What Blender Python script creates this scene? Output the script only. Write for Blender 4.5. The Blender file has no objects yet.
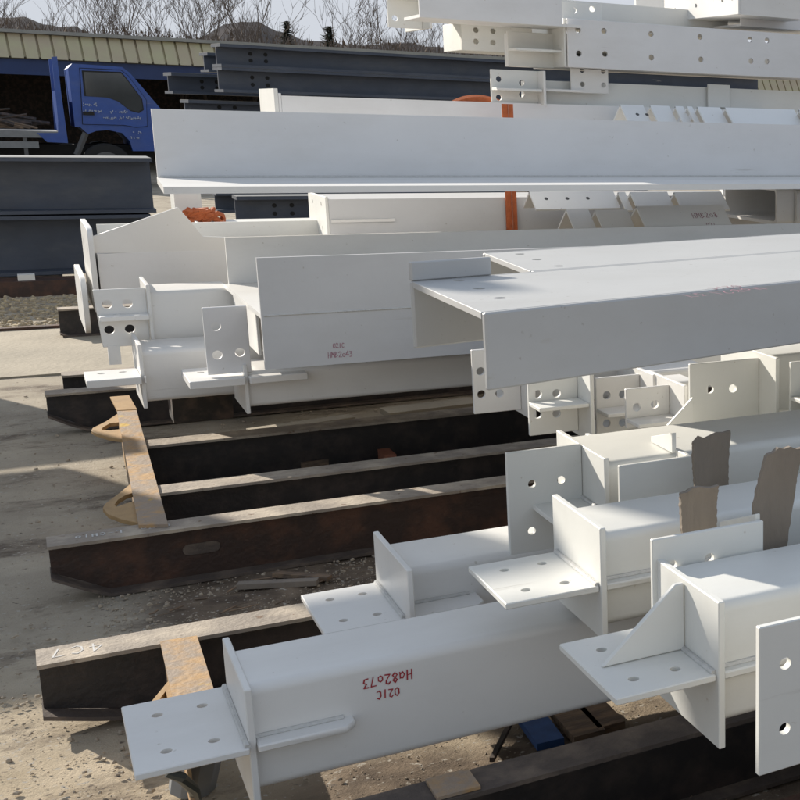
import bpy, bmesh, math, random
from mathutils import Vector, Matrix, geometry
random.seed(7)
scene = bpy.context.scene
COL = scene.collection

# ---------------------------------------------------------------- camera
# world: X runs along the steel, Y goes away to the back-left, Z up; eye 1.6 m
EYE = Vector((0, 0, 1.6))
PP = (900.0, 400.0)
VX, VY = (2750.0, 174.0), (0.0, 100.0)
FPX = math.sqrt(-((VX[0]-PP[0])*(VY[0]-PP[0]) + (VX[1]-PP[1])*(VY[1]-PP[1])))
_x = Vector((VX[0]-PP[0], VX[1]-PP[1], FPX)).normalized()
_y = Vector((VY[0]-PP[0], VY[1]-PP[1], FPX)).normalized()
_z = _x.cross(_y).normalized()
if _z.y > 0: _z = -_z

def ray(px, py):
    c = Vector((px-PP[0], py-PP[1], FPX))
    return Vector((_x.dot(c), _y.dot(c), _z.dot(c)))
def aty(px, py, Y):
    d = ray(px, py); return EYE + d*(Y/d.y)
def atz(px, py, z):
    d = ray(px, py); return EYE + d*((z-EYE.z)/d.z)
def xz(px, py, Y):
    p = aty(px, py, Y); return (p.x, p.z)

cam = bpy.data.cameras.new('camera')
camo = bpy.data.objects.new('camera', cam); COL.objects.link(camo)
right = Vector((_x.x, _y.x, _z.x)); down = Vector((_x.y, _y.y, _z.y)); fwd = Vector((_x.z, _y.z, _z.z))
m3 = Matrix((right, -down, -fwd)).transposed()
camo.matrix_world = Matrix.Translation(EYE) @ m3.to_4x4()
cam.sensor_width = 36; cam.lens = FPX/800*36
cam.shift_x = (400-PP[0])/800; cam.shift_y = -(400-PP[1])/800
cam.clip_start = .05; cam.clip_end = 5000
scene.camera = camo

# ---------------------------------------------------------------- light
K, TAN = .5, .55
sdir = Vector((-K, 1, TAN)).normalized()
ld = bpy.data.lights.new('sun', 'SUN'); ld.energy = 4.2; ld.angle = math.radians(.55); ld.color = (1, .93, .82)
lo = bpy.data.objects.new('sun', ld); COL.objects.link(lo)
lo.rotation_euler = (-sdir).to_track_quat('-Z', 'Y').to_euler()
w = bpy.data.worlds.new('World'); scene.world = w; w.use_nodes = True
nt = w.node_tree; bg = nt.nodes['Background']
sky = nt.nodes.new('ShaderNodeTexSky'); sky.sky_type = 'NISHITA'; sky.sun_disc = False
sky.sun_elevation = math.asin(sdir.z); sky.sun_rotation = math.atan2(sdir.x, sdir.y)
sky.air_density = 1.0; sky.dust_density = .5; sky.ozone_density = 0.0
# hazy winter sky: the bright band near the sun is capped and a thin even veil of high cloud is laid over the blue
mn = nt.nodes.new('ShaderNodeMix'); mn.data_type = 'RGBA'; mn.blend_type = 'DARKEN'; mn.inputs[0].default_value = 1
nt.links.new(sky.outputs[0], mn.inputs[6]); mn.inputs[7].default_value = (3.2, 3.42, 3.8, 1)
vl = nt.nodes.new('ShaderNodeMix'); vl.data_type = 'RGBA'; vl.inputs[0].default_value = .5
nt.links.new(mn.outputs[2], vl.inputs[6]); vl.inputs[7].default_value = (2.9, 3.02, 3.22, 1)
nt.links.new(vl.outputs[2], bg.inputs[0]); bg.inputs[1].default_value = .13
vs = scene.view_settings
vs.view_transform = 'Standard'; vs.look = 'None'; vs.gamma = 1; vs.use_curve_mapping = False; vs.exposure = .7
scene.render.engine = 'CYCLES'
scene.cycles.max_bounces = 8

# ---------------------------------------------------------------- materials
def mat(name, col, rough=.6, var=.12, scale=6, metal=0, bump=.0, bscale=60, col2=None, stretch=None, spec=.5, patch=(.45, .65), fine=None, grime=None):
    m = bpy.data.materials.new(name); m.use_nodes = True
    t = m.node_tree; b = t.nodes['Principled BSDF']; L = t.links.new
    b.inputs['Roughness'].default_value = rough; b.inputs['Metallic'].default_value = metal
    b.inputs['Specular IOR Level'].default_value = spec
    tc = t.nodes.new('ShaderNodeTexCoord'); mp = t.nodes.new('ShaderNodeMapping')
    geo = t.nodes.new('ShaderNodeNewGeometry')
    L(geo.outputs['Position'], mp.inputs[0])
    if stretch: mp.inputs['Scale'].default_value = stretch
    n = t.nodes.new('ShaderNodeTexNoise'); n.inputs['Scale'].default_value = scale; n.inputs['Detail'].default_value = 6; n.inputs['Roughness'].default_value = .6
    L(mp.outputs[0], n.inputs[0])
    r = t.nodes.new('ShaderNodeValToRGB'); L(n.outputs[0], r.inputs[0])
    r.color_ramp.elements[0].position = patch[0] if col2 else .3; r.color_ramp.elements[1].position = patch[1] if col2 else .7
    c2 = col2 or tuple(c*(1-var) for c in col)
    r.color_ramp.elements[0].color = (*c2, 1); r.color_ramp.elements[1].color = (*col, 1)
    out = r.outputs[0]
    if grime:  # broad patches of handling dirt
        n4 = t.nodes.new('ShaderNodeTexNoise'); n4.inputs['Scale'].default_value = 2.6; n4.inputs['Detail'].default_value = 10; n4.inputs['Roughness'].default_value = .68
        mp4 = t.nodes.new('ShaderNodeMapping'); mp4.inputs['Scale'].default_value = (.45, 1.3, 1.3); mp4.inputs['Location'].default_value = (len(name)*.7, 1, 2)
        L(geo.outputs['Position'], mp4.inputs[0]); L(mp4.outputs[0], n4.inputs[0])
        r4 = t.nodes.new('ShaderNodeValToRGB'); r4.color_ramp.elements[0].position = .48; r4.color_ramp.elements[1].position = .78
        r4.color_ramp.elements[1].color = (grime[1],)*3+(1,)
        L(n4.outputs[0], r4.inputs[0])
        mx4 = t.nodes.new('ShaderNodeMix'); mx4.data_type = 'RGBA'
        L(r4.outputs[0], mx4.inputs[0]); L(out, mx4.inputs[6]); mx4.inputs[7].default_value = (*grime[0], 1)
        out = mx4.outputs[2]
        # thin scuffs dragged along the steel and a few rust spots
        for (sc_, st_, th_, cl_, mxv) in ((9, (.12, 1.6, 1.6), .66, (.40, .37, .33), .5), (16, (1, 1, .45), .735, (.34, .21, .12), .75)):
            n6 = t.nodes.new('ShaderNodeTexNoise'); n6.inputs['Scale'].default_value = sc_; n6.inputs['Detail'].default_value = 7; n6.inputs['Roughness'].default_value = .7
            mp6 = t.nodes.new('ShaderNodeMapping'); mp6.inputs['Scale'].default_value = st_; mp6.inputs['Location'].default_value = (3, len(name)*.37, 1)
            L(geo.outputs['Position'], mp6.inputs[0]); L(mp6.outputs[0], n6.inputs[0])
            r6 = t.nodes.new('ShaderNodeValToRGB'); r6.color_ramp.elements[0].position = th_; r6.color_ramp.elements[1].position = th_+.08
            r6.color_ramp.elements[1].color = (mxv, mxv, mxv, 1); L(n6.outputs[0], r6.inputs[0])
            mx6 = t.nodes.new('ShaderNodeMix'); mx6.data_type = 'RGBA'
            L(r6.outputs[0], mx6.inputs[0]); L(out, mx6.inputs[6]); mx6.inputs[7].default_value = (*cl_, 1); out = mx6.outputs[2]
    if fine:   # (colour, threshold, scale) : small specks
        n3 = t.nodes.new('ShaderNodeTexNoise'); n3.inputs['Scale'].default_value = fine[2]; n3.inputs['Detail'].default_value = 3
        L(geo.outputs['Position'], n3.inputs[0])
        r3 = t.nodes.new('ShaderNodeValToRGB'); r3.color_ramp.elements[0].position = fine[1]; r3.color_ramp.elements[1].position = fine[1]+.06
        L(n3.outputs[0], r3.inputs[0])
        mx = t.nodes.new('ShaderNodeMix'); mx.data_type = 'RGBA'
        L(r3.outputs[0], mx.inputs[0]); L(out, mx.inputs[6]); mx.inputs[7].default_value = (*fine[0], 1)
        out = mx.outputs[2]
    L(out, b.inputs['Base Color'])
    if bump:
        n2 = t.nodes.new('ShaderNodeTexNoise'); n2.inputs['Scale'].default_value = bscale; n2.inputs['Detail'].default_value = 8
        L(mp.outputs[0], n2.inputs[0])
        bp = t.nodes.new('ShaderNodeBump'); bp.inputs['Strength'].default_value = bump; bp.inputs['Distance'].default_value = .02
        L(n2.outputs[0], bp.inputs['Height']); L(bp.outputs[0], b.inputs['Normal'])
    return m

M = {}
G_ = ((.50, .47, .42), .3)
M['white'] = mat('white_paint', (.765, .75, .72), .42, .06, 3.5, bump=.03, bscale=35, fine=((.55, .52, .47), .715, 48), grime=G_)
M['cream'] = mat('cream_primer', (.74, .735, .695), .5, .07, 3, bump=.03, bscale=35, fine=((.55, .51, .45), .715, 42), grime=G_)
M['cool'] = mat('cool_white_paint', (.765, .758, .752), .4, .06, 3, bump=.03, bscale=35, fine=((.55, .53, .5), .72, 44), grime=G_)
M['grey'] = mat('light_grey_paint', (.50, .498, .49), .45, .07, 3, bump=.03, bscale=35, fine=((.36, .34, .32), .70, 44), grime=((.36, .34, .31), .3))
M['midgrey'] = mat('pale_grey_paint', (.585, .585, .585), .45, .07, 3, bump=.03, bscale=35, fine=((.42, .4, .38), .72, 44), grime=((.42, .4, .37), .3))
M['bright'] = mat('clean_white_paint', (.84, .84, .82), .4, .05, 3, fine=((.55, .52, .48), .70, 44))
M['weld'] = mat('weld_bead', (.62, .61, .58), .55, .2, 60, bump=.3, bscale=160)
M['brown'] = mat('rusty_brown_steel', (.10, .045, .026), .6, .5, 7, bump=.2, bscale=70, col2=(.04, .022, .016))
M['millscale'] = mat('dark_mill_scale', (.055, .04, .034), .5, .4, 10, bump=.15, bscale=60, col2=(.024, .02, .019))
M['flange_top'] = mat('dusty_flange', (.46, .385, .295), .75, .3, 7, bump=.2, bscale=70, col2=(.27, .225, .18), fine=((.16, .10, .06), .66, 30))
M['brown_top'] = mat('brown_dusty_flange', (.17, .13, .10), .75, .3, 9, bump=.2, bscale=70, col2=(.085, .066, .055))
M['yellowrust'] = mat('yellowed_rust_plate', (.45, .265, .105), .7, .3, 12, bump=.2, bscale=60, col2=(.30, .23, .17), fine=((.5, .32, .05), .62, 9))
M['lug'] = mat('ochre_primed_plate', (.42, .26, .11), .65, .25, 14, bump=.1, bscale=60)
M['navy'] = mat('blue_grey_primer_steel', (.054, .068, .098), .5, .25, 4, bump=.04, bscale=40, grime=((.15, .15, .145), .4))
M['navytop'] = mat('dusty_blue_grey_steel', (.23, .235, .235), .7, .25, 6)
M['blue'] = mat('truck_blue_paint', (.03, .085, .33), .32, .2, 6, grime=((.12, .14, .2), .35))
M['bluedk'] = mat('shed_blue_paint', (.02, .045, .14), .5, .25, 3)
M['glass'] = mat('dark_window_glass', (.05, .055, .055), .1, .5, 1.2, spec=.8)
M['tyre'] = mat('tyre_rubber', (.015, .015, .015), .8, .2, 20)
M['rim'] = mat('dull_wheel_steel', (.10, .10, .10), .5, .2, 12)
M['black'] = mat('black_recess', (.012, .012, .012), .8, .3, 5)
M['tan'] = mat('tan_roof_sheet', (.50, .46, .27), .5, .2, 2, col2=(.47, .38, .26), patch=(.35, .7))
M['cap'] = mat('grey_ridge_cap', (.33, .32, .28), .6, .2, 4)
M['concrete'] = mat('old_concrete', (.40, .345, .26), .85, .3, 2, bump=.3, bscale=30)
M['wood'] = mat('weathered_board', (.27, .225, .18), .85, .35, 10, col2=(.21, .175, .14), patch=(.3, .7), bump=.4, bscale=40, stretch=(1, 1, .25))
M['plank'] = mat('scrap_plank_wood', (.27, .18, .11), .8, .35, 14, bump=.4, bscale=50, stretch=(.5, 2, 2), col2=(.14, .10, .07))
M['bluepl'] = mat('blue_scrap_paint', (.03, .09, .25), .6, .35, 20)
M['orange'] = mat('orange_sling_web', (.52, .13, .04), .75, .3, 40, bump=.3, bscale=200)
M['brick'] = mat('brick_red_clay', (.45, .17, .10), .8, .25, 30)
M['bark'] = mat('grey_brown_bark', (.15, .122, .105), .9, .3, 8, spec=.1)
M['needles'] = mat('dark_conifer_needles', (.06, .07, .05), .8, .4, 10)
M['scrub'] = mat('bare_scrub_twigs', (.16, .125, .10), .9, .4, .6, col2=(.11, .09, .075), spec=.1)
M['hill'] = mat('wooded_winter_hill', (.075, .068, .068), 1, .3, .05, col2=(.05, .048, .052), spec=.02)
M['red'] = mat('red_marker', (.40, .025, .035), .6, .25, 120)
M['purple'] = mat('faded_red_marker', (.42, .20, .25), .6, .3, 120)
M['chalk'] = mat('white_chalk_paint', (.62, .6, .57), .7, .25, 60)
M['stone'] = mat('pebble_stone', (.46, .38, .28), .9, .4, 25, col2=(.33, .275, .21))
M['paleblue'] = mat('white_decal', (.45, .5, .6), .5, .2, 30)
M['sandstone'] = mat('yellow_gravel', (.50, .40, .24), .9, .4, 25, col2=(.30, .25, .18))
M['pipe'] = mat('dark_green_pipe', (.05, .06, .06), .35, .3, 12)
M['rubble'] = mat('dark_scrap', (.09, .06, .045), .8, .5, 12, col2=(.03, .025, .02))

def ground_material():
    m = bpy.data.materials.new('yard_ground'); m.use_nodes = True
    t = m.node_tree; b = t.nodes['Principled BSDF']; L = t.links.new
    b.inputs['Roughness'].default_value = .92; b.inputs['Specular IOR Level'].default_value = .2
    g = t.nodes.new('ShaderNodeNewGeometry')
    def noise(s, d=8, r=.6, stretch=None):
        n = t.nodes.new('ShaderNodeTexNoise'); n.inputs['Scale'].default_value = s; n.inputs['Detail'].default_value = d; n.inputs['Roughness'].default_value = r
        if stretch:
            mp = t.nodes.new('ShaderNodeMapping'); mp.inputs['Scale'].default_value = stretch
            L(g.outputs['Position'], mp.inputs[0]); L(mp.outputs[0], n.inputs[0])
        else: L(g.outputs['Position'], n.inputs[0])
        return n
    def ramp(src, p0, p1, c0=(0, 0, 0), c1=(1, 1, 1)):
        r = t.nodes.new('ShaderNodeValToRGB'); L(src, r.inputs[0])
        r.color_ramp.elements[0].position = p0; r.color_ramp.elements[1].position = p1
        r.color_ramp.elements[0].color = (*c0, 1); r.color_ramp.elements[1].color = (*c1, 1); return r.outputs[0]
    def mix(f, a, c):
        x = t.nodes.new('ShaderNodeMix'); x.data_type = 'RGBA'; L(f, x.inputs[0]); L(a, x.inputs[6])
        if isinstance(c, tuple): x.inputs[7].default_value = (*c, 1)
        else: L(c, x.inputs[7])
        return x.outputs[2]
    sand = ramp(noise(5).outputs[0], .3, .7, (.42, .34, .235), (.58, .485, .355))
    conc = ramp(noise(3).outputs[0], .3, .7, (.31, .265, .205), (.46, .40, .31))
    # sandy dirt close by and among the skids, greyer worn concrete towards the back
    sx = t.nodes.new('ShaderNodeSeparateXYZ'); L(g.outputs['Position'], sx.inputs[0])
    nz = noise(1.3, 4)
    ad = t.nodes.new('ShaderNodeMath'); ad.operation = 'MULTIPLY_ADD'; L(nz.outputs[0], ad.inputs[0]); ad.inputs[1].default_value = 1.6; L(sx.outputs[1], ad.inputs[2])
    mr = t.nodes.new('ShaderNodeMapRange'); L(ad.outputs[0], mr.inputs[0]); mr.inputs[1].default_value = 4.3; mr.inputs[2].default_value = 5.2
    c = mix(mr.outputs[0], sand, conc)
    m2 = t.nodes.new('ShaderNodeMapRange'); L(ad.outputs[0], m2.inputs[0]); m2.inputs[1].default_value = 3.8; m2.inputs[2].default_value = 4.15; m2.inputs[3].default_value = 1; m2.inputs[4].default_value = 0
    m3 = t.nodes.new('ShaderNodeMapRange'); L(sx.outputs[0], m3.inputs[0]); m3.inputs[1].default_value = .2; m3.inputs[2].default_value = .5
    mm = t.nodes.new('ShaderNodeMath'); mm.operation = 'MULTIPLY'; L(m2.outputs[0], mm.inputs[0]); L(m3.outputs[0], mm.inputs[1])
    earth_shade = ramp(noise(9).outputs[0], .35, .7, (.10, .075, .055), (.25, .19, .135))
    c = mix(mm.outputs[0], c, earth_shade)  # dark dirt under the front column, with its shade painted in too
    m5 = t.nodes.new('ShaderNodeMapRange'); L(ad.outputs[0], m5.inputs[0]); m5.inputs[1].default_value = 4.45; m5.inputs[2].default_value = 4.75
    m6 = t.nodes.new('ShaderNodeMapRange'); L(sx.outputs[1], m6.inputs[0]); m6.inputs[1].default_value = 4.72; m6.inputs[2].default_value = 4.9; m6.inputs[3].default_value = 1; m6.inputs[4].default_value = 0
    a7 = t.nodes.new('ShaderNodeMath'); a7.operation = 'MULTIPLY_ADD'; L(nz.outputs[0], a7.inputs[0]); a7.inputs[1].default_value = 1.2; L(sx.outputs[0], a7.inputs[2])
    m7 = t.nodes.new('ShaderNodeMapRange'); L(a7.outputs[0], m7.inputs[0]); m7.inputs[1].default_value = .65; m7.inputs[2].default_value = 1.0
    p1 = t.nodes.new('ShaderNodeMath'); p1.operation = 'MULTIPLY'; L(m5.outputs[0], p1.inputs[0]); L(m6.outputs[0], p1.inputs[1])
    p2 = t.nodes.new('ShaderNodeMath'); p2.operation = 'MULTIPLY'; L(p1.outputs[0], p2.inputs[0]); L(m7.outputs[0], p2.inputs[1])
    c = mix(p2.outputs[0], c, earth_shade)
    dirt = ramp(noise(2.2, 9, .7, (.7, 1.3, 1)).outputs[0], .52, .66)
    c = mix(dirt, c, (.12, .092, .07))
    specks = ramp(noise(55, 2, .5).outputs[0], .64, .70)
    c = mix(specks, c, (.42, .38, .32))
    dk = ramp(noise(38, 3, .5).outputs[0], .66, .74)
    c = mix(dk, c, (.15, .12, .095))
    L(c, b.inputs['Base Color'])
    bp = t.nodes.new('ShaderNodeBump'); bp.inputs['Strength'].default_value = .6; bp.inputs['Distance'].default_value = .02
    nb = noise(9, 14, .8); nf = noise(120, 4, .6)
    ah = t.nodes.new('ShaderNodeMath'); ah.operation = 'MULTIPLY_ADD'; L(nf.outputs[0], ah.inputs[0]); ah.inputs[1].default_value = .35; L(nb.outputs[0], ah.inputs[2]); L(ah.outputs[0], bp.inputs['Height']); L(bp.outputs[0], b.inputs['Normal'])
    return m
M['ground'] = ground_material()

# ---------------------------------------------------------------- mesh helpers
class MB:
    def __init__(s): s.bm = bmesh.new()
    def box(s, x0, x1, y0, y1, z0, z1):
        v = [s.bm.verts.new((x, y, z)) for x in (x0, x1) for y in (y0, y1) for z in (z0, z1)]
        for f in ((0, 1, 3, 2), (4, 6, 7, 5), (0, 4, 5, 1), (2, 3, 7, 6), (0, 2, 6, 4), (1, 5, 7, 3)):
            s.bm.faces.new([v[i] for i in f])
        return s
    def hexa(s, a, c):   # two quads of 4 points each (bottom, top)
        v = [s.bm.verts.new(p) for p in list(a)+list(c)]
        for f in ((3, 2, 1, 0), (4, 5, 6, 7), (0, 1, 5, 4), (1, 2, 6, 5), (2, 3, 7, 6), (3, 0, 4, 7)):
            s.bm.faces.new([v[i] for i in f])
        return s
    def prism(s, pts, a0, a1, axis='x'):   # closed profile (u,v) swept along axis
        def P(u, v, a):
            return {'x': (a, u, v), 'y': (u, a, v), 'z': (u, v, a)}[axis]
        A = [s.bm.verts.new(P(u, v, a0)) for u, v in pts]; B = [s.bm.verts.new(P(u, v, a1)) for u, v in pts]
        n = len(pts)
        for i in range(n): s.bm.faces.new((A[i], A[(i+1) % n], B[(i+1) % n], B[i]))
        s.bm.faces.new(A); s.bm.faces.new(B[::-1]); return s
    def tube(s, path, rad, n=6, cap=True):
        path = [Vector(p) for p in path]; rad = rad if isinstance(rad, (list, tuple)) else [rad]*len(path)
        rings = []
        for i, p in enumerate(path):
            d = (path[min(i+1, len(path)-1)]-path[max(i-1, 0)])
            d = d.normalized() if d.length > 1e-9 else Vector((0, 0, 1))
            u = d.cross(Vector((0, 0, 1)) if abs(d.z) < .9 else Vector((1, 0, 0))).normalized(); v = d.cross(u)
            rings.append([s.bm.verts.new(p+(u*math.cos(6.2832*k/n)+v*math.sin(6.2832*k/n))*rad[i]) for k in range(n)])
        for a, c in zip(rings, rings[1:]):
            for k in range(n): s.bm.faces.new((a[k], a[(k+1) % n], c[(k+1) % n], c[k]))
        if cap and n > 2: s.bm.faces.new(rings[0][::-1]); s.bm.faces.new(rings[-1])
        return s
    def plate(s, outline, t, plane, at, holes=(), bev=.0012, seg=18):
        """flat plate with real bolt holes; outline/holes in (u,v), centred on 'at' along the normal"""
        loops = [[Vector((u, v, 0)) for u, v in outline]]
        for h_ in holes:
            if not isinstance(h_[0], (int, float)):
                loops.append([Vector((a_, b_, 0)) for a_, b_ in h_]); continue
            u, v, r = h_
            loops.append([Vector((u+r*math.cos(-6.28319*k/seg), v+r*math.sin(-6.28319*k/seg), 0)) for k in range(seg)])
        flat = [p for l in loops for p in l]
        tris = geometry.tessellate_polygon(loops)
        def P(p, n):
            return {'xy': (p.x, p.y, at+n), 'xz': (p.x, at+n, p.y), 'yz': (at+n, p.x, p.y)}[plane]
        T = [s.bm.verts.new(P(p, t/2)) for p in flat]; B = [s.bm.verts.new(P(p, -t/2)) for p in flat]
        fs = []
        for a, c, d in tris:
            try: fs.append(s.bm.faces.new((T[a], T[c], T[d]))); fs.append(s.bm.faces.new((B[d], B[c], B[a])))
            except ValueError: pass
        o = 0; outer = set()
        for li, l in enumerate(loops):
            n = len(l)
            for k in range(n):
                i, j = o+k, o+(k+1) % n
                fs.append(s.bm.faces.new((T[i], T[j], B[j], B[i])))
            if li == 0: outer = set(T[:n]+B[:n])
            o += n
        bmesh.ops.recalc_face_normals(s.bm, faces=fs)
        if bev:
            es = [e for e in s.bm.edges if e.verts[0] in outer and e.verts[1] in outer and len(e.link_faces) == 2 and e.calc_face_angle(0) > .4]
            bmesh.ops.bevel(s.bm, geom=es, offset=bev, segments=1, affect='EDGES')
        return s
    def bevel(s, wdt, seg=2):
        es = [e for e in s.bm.edges if len(e.link_faces) == 2 and e.calc_face_angle(0) > .5]
        bmesh.ops.bevel(s.bm, geom=es, offset=wdt, segments=seg, affect='EDGES', clamp_overlap=True); return s
    def build(s, name, m, parent=None, loc=None, wc=True, smooth=35, recalc=True):
        if recalc: bmesh.ops.recalc_face_normals(s.bm, faces=s.bm.faces)
        off = Vector((0, 0, 0))
        if parent is not None:
            p = parent
            while p.parent: p = p.parent
            if wc: off = p.location.copy()
        else:
            co = [v.co for v in s.bm.verts]
            off = Vector(loc) if loc else Vector(((min(c.x for c in co)+max(c.x for c in co))/2, (min(c.y for c in co)+max(c.y for c in co))/2, min(c.z for c in co)))
        bmesh.ops.translate(s.bm, vec=-off, verts=s.bm.verts)
        me = bpy.data.meshes.new(name); s.bm.to_mesh(me); s.bm.free()
        me.materials.append(m)
        if smooth:
            me.shade_smooth(); me.set_sharp_from_angle(angle=math.radians(smooth))
        o = bpy.data.objects.new(name, me); COL.objects.link(o)
        if parent is not None: o.parent = parent
        else: o.location = off
        return o

def thing(name, label, cat, loc, rz=0, group=None):
    o = bpy.data.objects.new(name, None); o.empty_display_size = .1; COL.objects.link(o)
    o.location = loc; o.rotation_euler = (0, 0, rz); tag(o, label, cat, group); return o
def tag(o, label, cat, group=None):
    o['label'] = label; o['category'] = cat
    if group: o['group'] = group
    return o
def kind(o, k, label=None, cat=None):
    o['kind'] = k
    if label: o['label'] = label
    if cat: o['category'] = cat
    return o
def rect(u0, u1, v0, v1, ch=0):
    if not ch: return [(u0, v0), (u1, v0), (u1, v1), (u0, v1)]
    return [(u0+ch, v0), (u1-ch, v0), (u1, v0+ch), (u1, v1-ch), (u1-ch, v1), (u0+ch, v1), (u0, v1-ch), (u0, v0+ch)]
def rrect(u0, u1, v0, v1, r, n=5):
    P = []
    for cx, cy, a in ((u1-r, v1-r, 0), (u0+r, v1-r, 90), (u0+r, v0+r, 180), (u1-r, v0+r, 270)):
        for k in range(n+1):
            t = math.radians(a+90*k/n); P.append((cx+r*math.cos(t), cy+r*math.sin(t)))
    return P

# hand lettering as strokes: unit boxes 1 wide x 1.5 high, drawn as thin marker lines
STROKE = {
 '0': [[(.5, 0), (.12, .3), (.1, 1.1), (.5, 1.5), (.88, 1.15), (.9, .35), (.5, 0)]],
 'o': [[(.5, .1), (.15, .3), (.15, .8), (.5, 1), (.85, .8), (.85, .3), (.5, .1)]],
 '1': [[(.45, 0), (.55, 1.5)]],
 '2': [[(.1, 1.2), (.4, 1.5), (.8, 1.3), (.75, .9), (.1, .05), (.95, .0)]],
 '3': [[(.1, 1.4), (.85, 1.4), (.4, .85), (.85, .6), (.7, .1), (.1, .05)]],
 '7': [[(.05, 1.4), (.9, 1.45), (.45, 0)]],
 '8': [[(.5, .75), (.15, 1.1), (.5, 1.5), (.85, 1.1), (.5, .75), (.1, .35), (.5, 0), (.9, .35), (.5, .75)]],
 '4': [[(.7, 0), (.7, 1.5), (.05, .5), (.98, .5)]],
 'H': [[(.1, 0), (.15, 1.5)], [(.85, 0), (.9, 1.5)], [(.1, .7), (.9, .8)]],
 'a': [[(.85, .9), (.4, 1), (.1, .5), (.4, .05), (.85, .4), (.85, 1), (.9, .05)]],
 'C': [[(.9, 1.3), (.5, 1.5), (.1, 1), (.15, .3), (.5, 0), (.9, .2)]],
 'L': [[(.15, 1.5), (.1, 0), (.9, .05)]],
 'I': [[(.2, 0), (.2, 1.5)]],
 'M': [[(.05, 0), (.15, 1.5), (.5, .6), (.85, 1.5), (.95, 0)]],
 'B': [[(.1, 0), (.1, 1.5), (.75, 1.3), (.15, .8), (.85, .45), (.1, 0)]],
 'E': [[(.9, 1.45), (.1, 1.5), (.1, 0), (.9, .05)], [(.1, .75), (.7, .8)]],
 '-': [[(.1, .7), (.9, .75)]],
}
def write(mb, text, origin, du, dv, h, rad, gap=.35):
    """origin = point of the first letter's baseline, du/dv = unit vectors along and up the writing"""
    o = Vector(origin); du = Vector(du); dv = Vector(dv); s = h/1.5; x = 0
    rnd = random.Random(text)
    for ch in text:
        if ch == ' ': x += .8; continue
        sh = rnd.uniform(-.1, .1)
        for st in STROKE[ch]:
            pts = [o+du*((x+u*.8)*s)+dv*((v+sh)*s) for u, v in st]
            nn = du.cross(dv); nn = nn*(-1 if (nn.dot(EYE-o) < 0) else 1)
            for a, c in zip(pts, pts[1:]):
                t_ = (c-a).normalized(); sd = nn.cross(t_)*rad*rnd.uniform(.8, 1.2); a = a-t_*rad*.7; c = c+t_*rad*.7
                e = nn*rnd.uniform(.0003, .0007)
                mb.bm.faces.new([mb.bm.verts.new(q) for q in (a+sd+e, a-sd+e, c-sd+e, c+sd+e)])
        x += .8+gap

# ---------------------------------------------------------------- ground and far setting
def make_ground():
    bm = bmesh.new()
    xs = [-2000, -400, -80, -20, -6]+[-3+.06*i for i in range(134)]+[6, 8, 12, 20, 60, 300, 2000]
    ys = [-400, -40, -8, 0]+[1.5+.06*i for i in range(134)]+[10, 11, 12, 14, 17, 20, 30, 60, 200, 600, 3000]
    from mathutils import noise as nz
    rows = []
    for y in ys:
        row = []
        for x in xs:
            z = 0
            if -3 <= x <= 5 and 1.5 <= y <= 9.5:
                a = min(1, (x+3)/.5, (5.1-x)/.5, (y-1.5)/.5, (9.6-y)/1)
                z = max(0, a)*(nz.noise(Vector((x*1.1, y*1.1, 0)))*.012+nz.noise(Vector((x*4, y*4, 3)))*.009*(1 if y < 5.5 else .4)+nz.noise(Vector((x*11, y*11, 3)))*.006*(1 if y < 5.5 else .3)+max(0, nz.noise(Vector((x*6, y*9, 8))))*.04*max(0, 1-abs(y-4.25)/.45)*max(0, min(1, (x-.1)/.3)))-.008
            row.append(bm.verts.new((x, y, z)))
        rows.append(row)
    for a, c in zip(rows, rows[1:]):
        for i in range(len(a)-1): bm.faces.new((a[i], a[i+1], c[i+1], c[i]))
    me = bpy.data.meshes.new('ground'); bm.to_mesh(me); bm.free(); me.materials.append(M['ground']); me.shade_smooth()
    o = bpy.data.objects.new('ground', me); COL.objects.link(o); kind(o, 'structure')
make_ground()

def make_hills():
    from mathutils import noise as nz
    for nm, D, prof, dep in (('hills', 520, [(-400, 60), (-100, 80), (0, 16), (40, 21), (80, 30), (120, 40), (170, 46), (205, 36), (222, 25), (242, 20), (262, 24), (300, 39), (360, 46), (420, 44), (520, 55), (700, 60), (900, 70)], 160),):
        bm = bmesh.new(); N = 150; rings = []
        P0, P1 = -400, 900
        for j in range(9):
            t = j/8
            row = []
            for i in range(N+1):
                px = P0+(P1-P0)*i/N
                for (a, za), (b_, zb) in zip(prof, prof[1:]):
                    if a <= px <= b_: py = za+(zb-za)*(px-a)/(b_-a); break
                d = ray(px, py); hz = math.hypot(d.x, d.y)
                dist = D+dep*(t-.5)*2
                top = EYE.z+d.z/hz*D
                z = top*math.sin(math.pi*(.5*t*1.02 if t <= .5 else .5*t*1.02)) if False else top*max(0, 1-abs(t-.5)*2)**.8
                z += nz.noise(Vector((px*.06, j*1.3, 1)))*1.6*(0 if j in (0, 8) else 1)
                row.append(bm.verts.new((d.x/hz*dist, d.y/hz*dist, z-(2 if j in (0, 8) else 0))))
            rings.append(row)
        for a, c in zip(rings, rings[1:]):
            for i in range(N): bm.faces.new((a[i], a[i+1], c[i+1], c[i]))
        me = bpy.data.meshes.new(nm); bm.to_mesh(me); bm.free(); me.materials.append(M['hill']); me.shade_smooth()
        o = bpy.data.objects.new(nm, me); COL.objects.link(o); kind(o, 'structure')
make_hills()

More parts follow.
